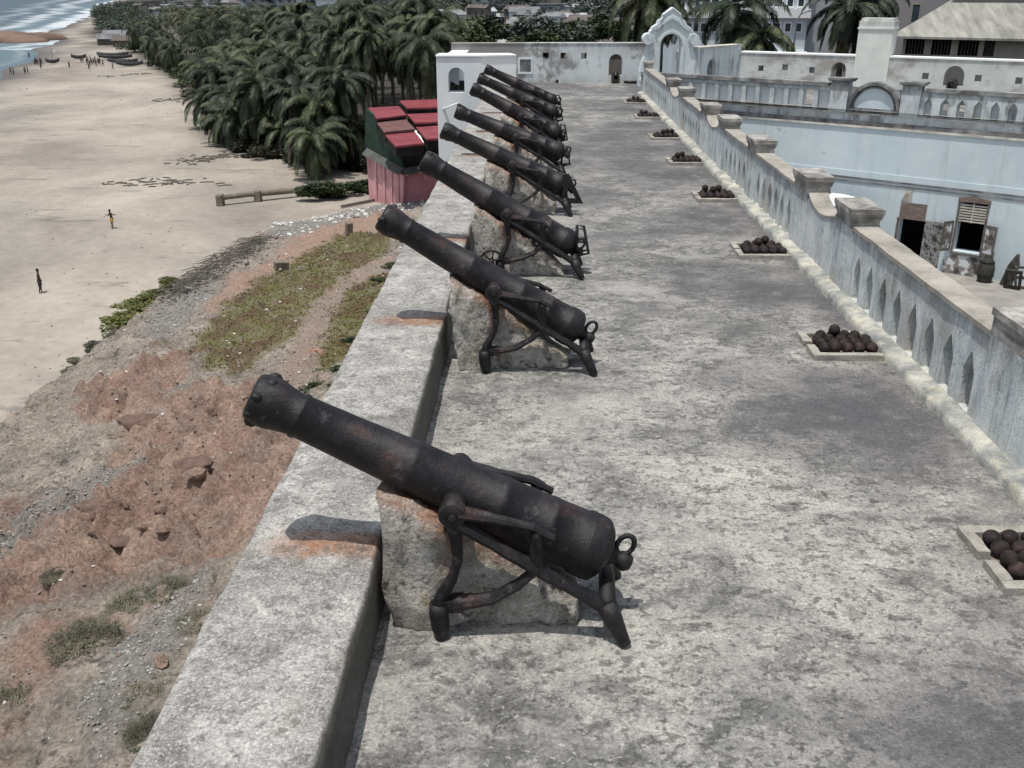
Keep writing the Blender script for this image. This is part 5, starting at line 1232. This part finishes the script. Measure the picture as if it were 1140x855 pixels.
# ================================================================== PEOPLE AND BOATS
def person_mesh(pose):
    J = {'stand': dict(hip=(0, 0, .86), ch=(0, .0, 1.30), nk=(0, 0, 1.42), hd=(0, .02, 1.58), sh=.19, el=((-.26, .02, 1.08), (.26, .0, 1.08)), ha=((-.24, .10, .86), (.27, .05, .82)), kn=((-.10, .04, .46), (.11, -.02, .46)), ft=((-.11, 0, .05), (.13, -.1, .05))),
         'walk': dict(hip=(0, 0, .85), ch=(.02, .05, 1.29), nk=(.02, .07, 1.41), hd=(.02, .10, 1.57), sh=.19, el=((-.44, .02, 1.24), (.34, .08, 1.10)), ha=((-.66, .06, 1.30), (.48, .20, 1.18)), kn=((-.16, .16, .46), (.18, -.04, .45)), ft=((-.20, .14, .05), (.36, -.20, .06)))}[pose]
    vs = []; ed = []; rd = []
    def a(p, r, q=None): vs.append(p); rd.append(r); (ed.append((q, len(vs)-1)) if q is not None else None); return len(vs)-1
    h = a(J['hip'], .125); w_ = a(tuple(V(J['hip']).lerp(V(J['ch']), .45)), .105, h); c = a(J['ch'], .135, w_); n = a(J['nk'], .055, c); hd = a(tuple(V(J['nk']).lerp(V(J['hd']), .5)), .075, n); hd2 = a(J['hd'], .095, hd); a((J['hd'][0], J['hd'][1], J['hd'][2]+.09), .07, hd2)
    for s in (0, 1):
        sg = -1 if s == 0 else 1
        sh = a((J['ch'][0]+sg*J['sh'], J['ch'][1], J['ch'][2]+.04), .06, c); e = a(J['el'][s], .042, sh); ha = a(J['ha'][s], .03, e); a(tuple(V(J['ha'][s])+(V(J['ha'][s])-V(J['el'][s])).normalized()*.12), .025, ha)
        hp = a((J['hip'][0]+sg*.09, J['hip'][1], J['hip'][2]-.06), .095, h); k = a(J['kn'][s], .062, hp); f = a(J['ft'][s], .04, k); a((J['ft'][s][0], J['ft'][s][1]+.16, .03), .03, f)
    me = bpy.data.meshes.new('person'); me.from_pydata(vs, ed, []); o = bpy.data.objects.new('person', me); COL.objects.link(o)
    sk = o.modifiers.new('s', 'SKIN'); 
    for v, r in zip(me.skin_vertices[0].data, rd): v.radius = (r, r)
    me.skin_vertices[0].data[0].use_root = True
    o.modifiers.new('b', 'SUBSURF').levels = 1
    dg = bpy.context.evaluated_depsgraph_get(); ev = o.evaluated_get(dg); nm = bpy.data.meshes.new_from_object(ev); nm.materials.clear(); nm.materials.append(M['skin'])
    nm.polygons.foreach_set('use_smooth', [True]*len(nm.polygons)); bpy.data.objects.remove(o)
    sp = MB(); hp = V(J['hip']); sp.tube([hp+V((0, 0, .10)), hp, hp-V((0, 0, .10))], [.135, .15, .15], 12)
    for s in (0, 1): 
        sg = -1 if s == 0 else 1; sp.tube([hp+V((sg*.08, 0, -.02)), V(J['kn'][s])+V((0, 0, .06))], [.115, .09], 10)
    so_ = sp.build('shorts', 'shorts', smooth=True); sm = so_.data; bpy.data.objects.remove(so_)
    hr = MB().ball(V(J['hd'])+V((0, -.015, .07)), .105, 2, (1, 1.05, .9)).build('hair', 'hair', smooth=True); hm = hr.data; bpy.data.objects.remove(hr)
    fc = MB(); H_ = V(J['hd']); fc.ball(H_+V((0, .10, 0)), .018, 1).ball(H_+V((-.095, 0, 0)), .025, 1, (.5, 1, 1.3)).ball(H_+V((.095, 0, 0)), .025, 1, (.5, 1, 1.3))
    fo = fc.build('face', 'skin', smooth=True); fm = fo.data; bpy.data.objects.remove(fo)
    return nm, sm, hm, fm
PM = {k: person_mesh(k) for k in ('stand', 'walk')}
def person(px, py, pose, rz, label, group=None, sc=.95, short='shorts', z=BZ, full=False):
    q = onz(px, py, z); b, s, h, f = PM[pose]
    o = bpy.data.objects.new('person', b); COL.objects.link(o); o.location = (q.x, q.y, z); o.rotation_euler = (0, 0, rz); o.scale = (sc,)*3; tag(o, label, 'person', group)
    for n_, me in (('shorts', withmat(s, short)), ('hair', h), ('face', f)):
        if n_ == 'face' and not full: continue
        c = bpy.data.objects.new(n_, me); COL.objects.link(c); c.parent = o
    return o
person(46, 326, 'stand', -1.2, 'person in dark clothes standing alone on the sand at the left edge', sc=1.0, full=True)
person(126, 254, 'walk', 2.6, 'person in ochre shorts striding on the sand with arms held out', sc=.98, short='shorty', full=True)
r2 = random.Random(5)
for lst, lab, grp in (([(12, 83), (15, 83.5), (28, 82.5), (31, 82)], 'distant dark figure in the loose row near the water on the left', 'figures near the water'),
        ([(39, 73), (41, 72), (43, 73.5), (45, 72), (47, 73), (46.5, 77), (40, 71), (33, 65)], 'distant dark figure in the cluster beside the small boat', 'figures by the small boat'),
        ([(97, 72), (100, 74), (99, 78), (103, 73), (105, 72), (107, 74), (109, 72), (111, 73), (112, 71), (98, 70), (101, 69), (106, 70), (91, 70), (93, 69), (115, 74), (126, 77), (78, 76)], 'distant dark figure in the crowd hauling at the long boats', 'crowd by the long boats')):
    for (px, py) in lst: person(px+r2.uniform(-.5, .5), py, r2.choice(['stand', 'walk']), r2.random()*6, lab, grp, sc=1.05)
person(102, 122+2, 'stand', 1, 'single tiny figure sitting by the sticks near the palms', sc=.01) if False else None
def boat(px, py, L, rz, label, wdt=1.3, mast=False):
    q = onz(px, py, BZ); t = tag(empty('fishing_boat', (q.x, q.y, BZ), rz), label, 'boat'); m = MB(); n = 14; rings = []
    for k in range(n+1):
        u = k/n*2-1; w_ = wdt*.5*(1-abs(u)**2.4)+.05; kz = .15+.5*abs(u)**2.2; tz = 1.1+.55*abs(u)**2.6
        rings.append([m.bm.verts.new((u*L/2, a*w_, z)) for a, z in ((-1, tz), (-.85, lerp(kz, tz, .45)), (-.4, kz), (.4, kz), (.85, lerp(kz, tz, .45)), (1, tz), (.85, tz-.02), (.7, kz+.35), (-.7, kz+.35), (-.85, tz-.02))])
    for a, b in zip(rings, rings[1:]):
        for k in range(10): m.bm.faces.new((a[k], a[(k+1) % 10], b[(k+1) % 10], b[k]))
    m.bm.faces.new(rings[0][::-1]); m.bm.faces.new(rings[-1]); m.build('hull', 'boat', t, smooth=True)
    for u in (-.5, 0, .5): MB().quadbox(u*L/2-.15, u*L/2+.15, -wdt*.4, wdt*.4, .95, 1.0).build('thwart', 'wood', t)
    if mast: MB().tube([(0, 0, .4), (.2, 0, 4.)], .06, 6).build('mast', 'wood', t); MB().slab(rect(.2, 1.2, 3., 3.8), [], (0, 0, 0), (1, 0, 0), (0, 1, 0), .02).build('flag', 'tentw', t)
boat(129, 66, 10, .05, 'longest dark fishing boat drawn up where sand meets grove', 2.2); boat(126, 63.5, 9.5, .12, 'dark long boat behind the longest one', 2.0); boat(137, 71, 9, -.1, 'dark boat in front of the long boats by the palms', 1.8)
boat(59, 71, 3.6, .4, 'small boat with a pale flag among the figures on the open sand', 1.6, True); boat(88, 66, 4.5, .1, 'low dark boat between the two groups of figures', 1.5); boat(145, 74, 7, .15, 'short boat nearest the palms at the end of the row', 1.6)
for (px, py, w_, lab) in ((130, 45, 9, 'larger dark shed at the edge of the sand near the far trees'), (122, 50, 7, 'low dark shed on the sand before the far trees'), (138, 52, 6, 'thatched shelter above the long boats')):
    q = onz(px, py, BZ); h = tag(empty('beach_shed', (q.x, q.y, BZ), .1), lab, 'shed'); MB().quadbox(-w_/2, w_/2, -2.5, 2.5, 0, 2.3).build('wall', 'drift', h)
    m = MB(); m.slab([(-3.2, 2.2), (3.2, 2.2), (0, 4.0)], [], (-w_/2-.5, 0, 0), (0, 1, 0), (1, 0, 0), w_+1); m.build('roof', 'hzroof2' if w_ != 6 else 'drift', h)

# ================================================================== TOWN
def far_pt(px, py):
    r = ray(px, py); t = 60/FPX; 
    while t < 3000/FPX:
        p = CAM+r*t
        if p.z < zt(p.x, p.y): return p
        t *= 1.01
    return CAM+r*t
def house(x, y, z, w_, d_, h_, rz, wall, roof, label, group=None, gable=True, wins=0):
    t = tag(empty('town_house' if h_ < 8 else 'town_block', (x, y, z), rz), label, 'house', group)
    MB().quadbox(-w_/2, w_/2, -d_/2, d_/2, -2, h_).build('wall', wall, t)
    m = MB()
    if gable: m.slab([(-d_/2-.5, h_+.01), (d_/2+.5, h_+.01), (0, h_+w_*.16)], [], (-w_/2-.4, 0, 0), (0, 1, 0), (1, 0, 0), w_+.8)
    else: m.quadbox(-w_/2-.3, w_/2+.3, -d_/2-.3, d_/2+.3, h_+.003, h_+.35)
    m.build('roof', roof, t)
    for k in range(wins):
        nr = max(1, int(h_//3))
        for rr_ in range(nr):
            x0 = -w_/2+w_*(k+.3)/wins; MB().quadbox(x0, x0+w_*.4/wins, -d_/2-.06, -d_/2-.004, rr_*h_/nr+.8, rr_*h_/nr+2.2).build('window', 'glass', t)
    return t
walls = ['hz1', 'hz2', 'hz3', 'hz1', 'bluebld']; roofs = ['hzroof1', 'hzroof2', 'hzroof3', 'hzroof1', 'hzroof2']
cnt = 0; placed = []
desc = {'hz1': 'cream walled', 'hz2': 'brown walled', 'hz3': 'blue grey', 'bluebld': 'pale blue'}; rd_ = {'hzroof1': 'rusty tin roof', 'hzroof2': 'grey tin roof', 'hzroof3': 'pale tin roof'}
rt_ = random.Random(21)
for tries in range(5000):
    if cnt >= 285: break
    px = rt_.uniform(150, 770) if rt_.random() < .8 else rt_.uniform(480, 760); py = rt_.uniform(-6, 50) if 500 < px < 740 else rt_.uniform(-6, 16)
    p = far_pt(px, py)
    if p.y > 1300 or p.y < 170 or p.x < grove(p.y)+20: continue
    w_ = rt_.uniform(5, 11)*(1+p.y/2500); 
    if any((p.x-a)**2+(p.y-b)**2 < (w_*.75)**2 for a, b in placed): continue
    placed.append((p.x, p.y)); wl = rt_.choice(walls); rf = rt_.choice(roofs)
    house(p.x, p.y, zt(p.x, p.y), w_, rt_.uniform(5, 8), rt_.choice([3, 3.4, 3.2, 6, 6.4, 9]), rt_.uniform(-.6, .6), wl, rf, 'small distant %s town house with %s' % (desc[wl], rd_[rf]), 'distant %s houses with %s' % (desc[wl], rd_[rf]), rt_.random() < .75, wins=3 if p.y < 520 else 0); cnt += 1
# named larger buildings
q = far_pt(238, 25); yb = tag(empty('ochre_school_building', (q.x, q.y, zt(q.x, q.y))), 'long ochre two storey building with rows of windows beyond the palms', 'building')
pxm = (q-CAM).dot(fw)/FPX; W_ = 42*pxm
MB().quadbox(-W_, W_, 0, 14, -3, 15*pxm).build('wall', 'ochre', yb); MB().quadbox(-W_-1, W_+1, -1, 15, 15*pxm+.01, 17*pxm).build('roof', 'hzroof2', yb)
for k in range(16):
    for zz in (2.2, 9): MB().quadbox(-W_+(k+.35)*W_/8, -W_+(k+.65)*W_/8, -.1, -.01, zz*pxm, (zz+3)*pxm).build('window', 'glass', yb)
for (px, py, w_, h_, wl, rf, lab) in ((565, 14, 30, 13, 'hz3', 'hzroof2', 'tallest grey blue town block above the end wall'), (600, 12, 18, 10, 'hz2', 'hzroof1', 'brown town block right of the tallest one'), (520, 10, 26, 9, 'hz1', 'hzroof2', 'cream town block left of the tallest one'), (660, 10, 46, 5, 'hz1', 'hzroof3', 'wide low building with a pale flat roof above the end wall'), (640, 14, 22, 5, 'bluebld', 'hzroof3', 'low pale blue building under the wide pale roof'), (700, 12, 16, 6, 'hz3', 'hzroof3', 'blue grey building left of the gateway palms'), (420, 6, 30, 9, 'hz2', 'hzroof1', 'brown block over the palm grove'), (300, 9, 30, 9, 'hz3', 'hzroof2', 'grey blue building right of the ochre one')):
    q = far_pt(px, py+8); house(q.x, q.y, zt(q.x, q.y), w_, 12, h_, rt_.uniform(-.15, .15), wl, rf, lab, gable=False, wins=6)
# near tin roofs just past the end wall
for k, (px, py, w_, rf) in enumerate(((575, 42, 7, 'hzroof3'), (600, 40, 8, 'hzroof2'), (560, 46, 9, 'hzroof3'), (690, 44, 10, 'hz2'), (540, 34, 8, 'hzroof1'), (660, 30, 9, 'hzroof1'), (705, 30, 9, 'hzroof2'), (590, 47, 9, 'hzroof3'))):
    y = [205, 190, 180, 170, 230, 240, 220, 175][k]; q = ony(px, py, y); house(q.x, y, q.z-3.4, w_*.8, 5, 2.6, rt_.uniform(-.4, .4), rt_.choice(['hz2', 'hz1']), rf if rf in roofs else 'hzroof1', ['pale tin roofed shack just past the end wall', 'grey tin roofed shack above the loopholes', 'shack with pale roof right of the white bastion', 'brown shack left of the gateway', 'rusty roofed shack over the white bastion', 'rusty roofed shack behind the round tree', 'grey roofed shack right of the round tree', 'lowest pale tin roof above the end wall'][k])
# town trees
k = 0
for tries in range(900):
    if k >= 60: break
    px = rt_.uniform(120, 760); py = rt_.uniform(-6, 46) if 490 < px < 745 else rt_.uniform(-6, 14); p = far_pt(px, py)
    if p.y > 1100 or p.y < 170 or p.x < grove(p.y)+8: continue
    if min([abs(p.x-a)+abs(p.y-b) for a, b in placed]+[99]) < 7: continue
    k += 1; r_ = rt_.uniform(4, 8)*(1+p.y/1500)
    t = tag(empty('town_tree', (p.x, p.y, zt(p.x, p.y))), 'small hazy green tree among the distant town roofs', 'tree', 'hazy trees in the distant town')
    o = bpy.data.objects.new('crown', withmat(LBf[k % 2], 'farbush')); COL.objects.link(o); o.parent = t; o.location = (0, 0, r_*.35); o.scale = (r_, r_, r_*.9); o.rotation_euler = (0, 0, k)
    MB().tube([(0, 0, -1), (0, 0, r_*.6)], .3, 6).build('trunk', 'trunk', t)
for (px, py, yy, r_, lab) in ((625, 48, 150, 7.5, 'round green tree directly above the middle loophole of the end wall'), (607, 50, 140, 5, 'smaller green tree left of the round one'), (652, 38, 165, 6.5, 'darker tree right of the round green tree'), (515, 40, 150, 6, 'dark tree rising behind the white bastion'), (538, 48, 160, 4, 'little dark tree by the lamp pole behind the bastion'), (700, 36, 120, 4, 'green tree left of the gateway')):
    q = ony(px, py, yy); t = tag(empty('round_tree', (q.x, yy, q.z-2)), lab, 'tree')
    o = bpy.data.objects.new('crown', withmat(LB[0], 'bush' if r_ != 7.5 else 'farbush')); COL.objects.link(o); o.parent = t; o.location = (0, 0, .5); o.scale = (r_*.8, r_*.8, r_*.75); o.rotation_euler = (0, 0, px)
    MB().tube([(0, 0, -9), (.3, 0, r_*.5)], [.4, .2], 8).build('trunk', 'trunk', t)
# far dark trees along the coast in the upper left
for k in range(150):
    px = rt_.uniform(98, 150); py = rt_.uniform(3, 40); q = onz(px, py, BZ)
    if q.x < grove(q.y)-8-q.y*.02 or q.y > 1500: continue
    if k % 2 == 0: q = onz(rt_.uniform(112, 168), rt_.uniform(20, 66), BZ)
    if q.x < grove(q.y)+1: continue
    r_ = 2.4+q.y/170; t = tag(empty('coast_tree', (q.x, q.y, BZ)), 'dark distant tree on the shore beyond the boats', 'tree', 'dark distant shore trees')
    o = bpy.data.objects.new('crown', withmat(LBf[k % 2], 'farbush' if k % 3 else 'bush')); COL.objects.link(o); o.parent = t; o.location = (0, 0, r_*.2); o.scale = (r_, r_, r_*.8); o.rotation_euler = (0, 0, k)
    MB().tube([(0, 0, -1), (0, 0, r_*.5)], .3, 6).build('trunk', 'trunk', t)
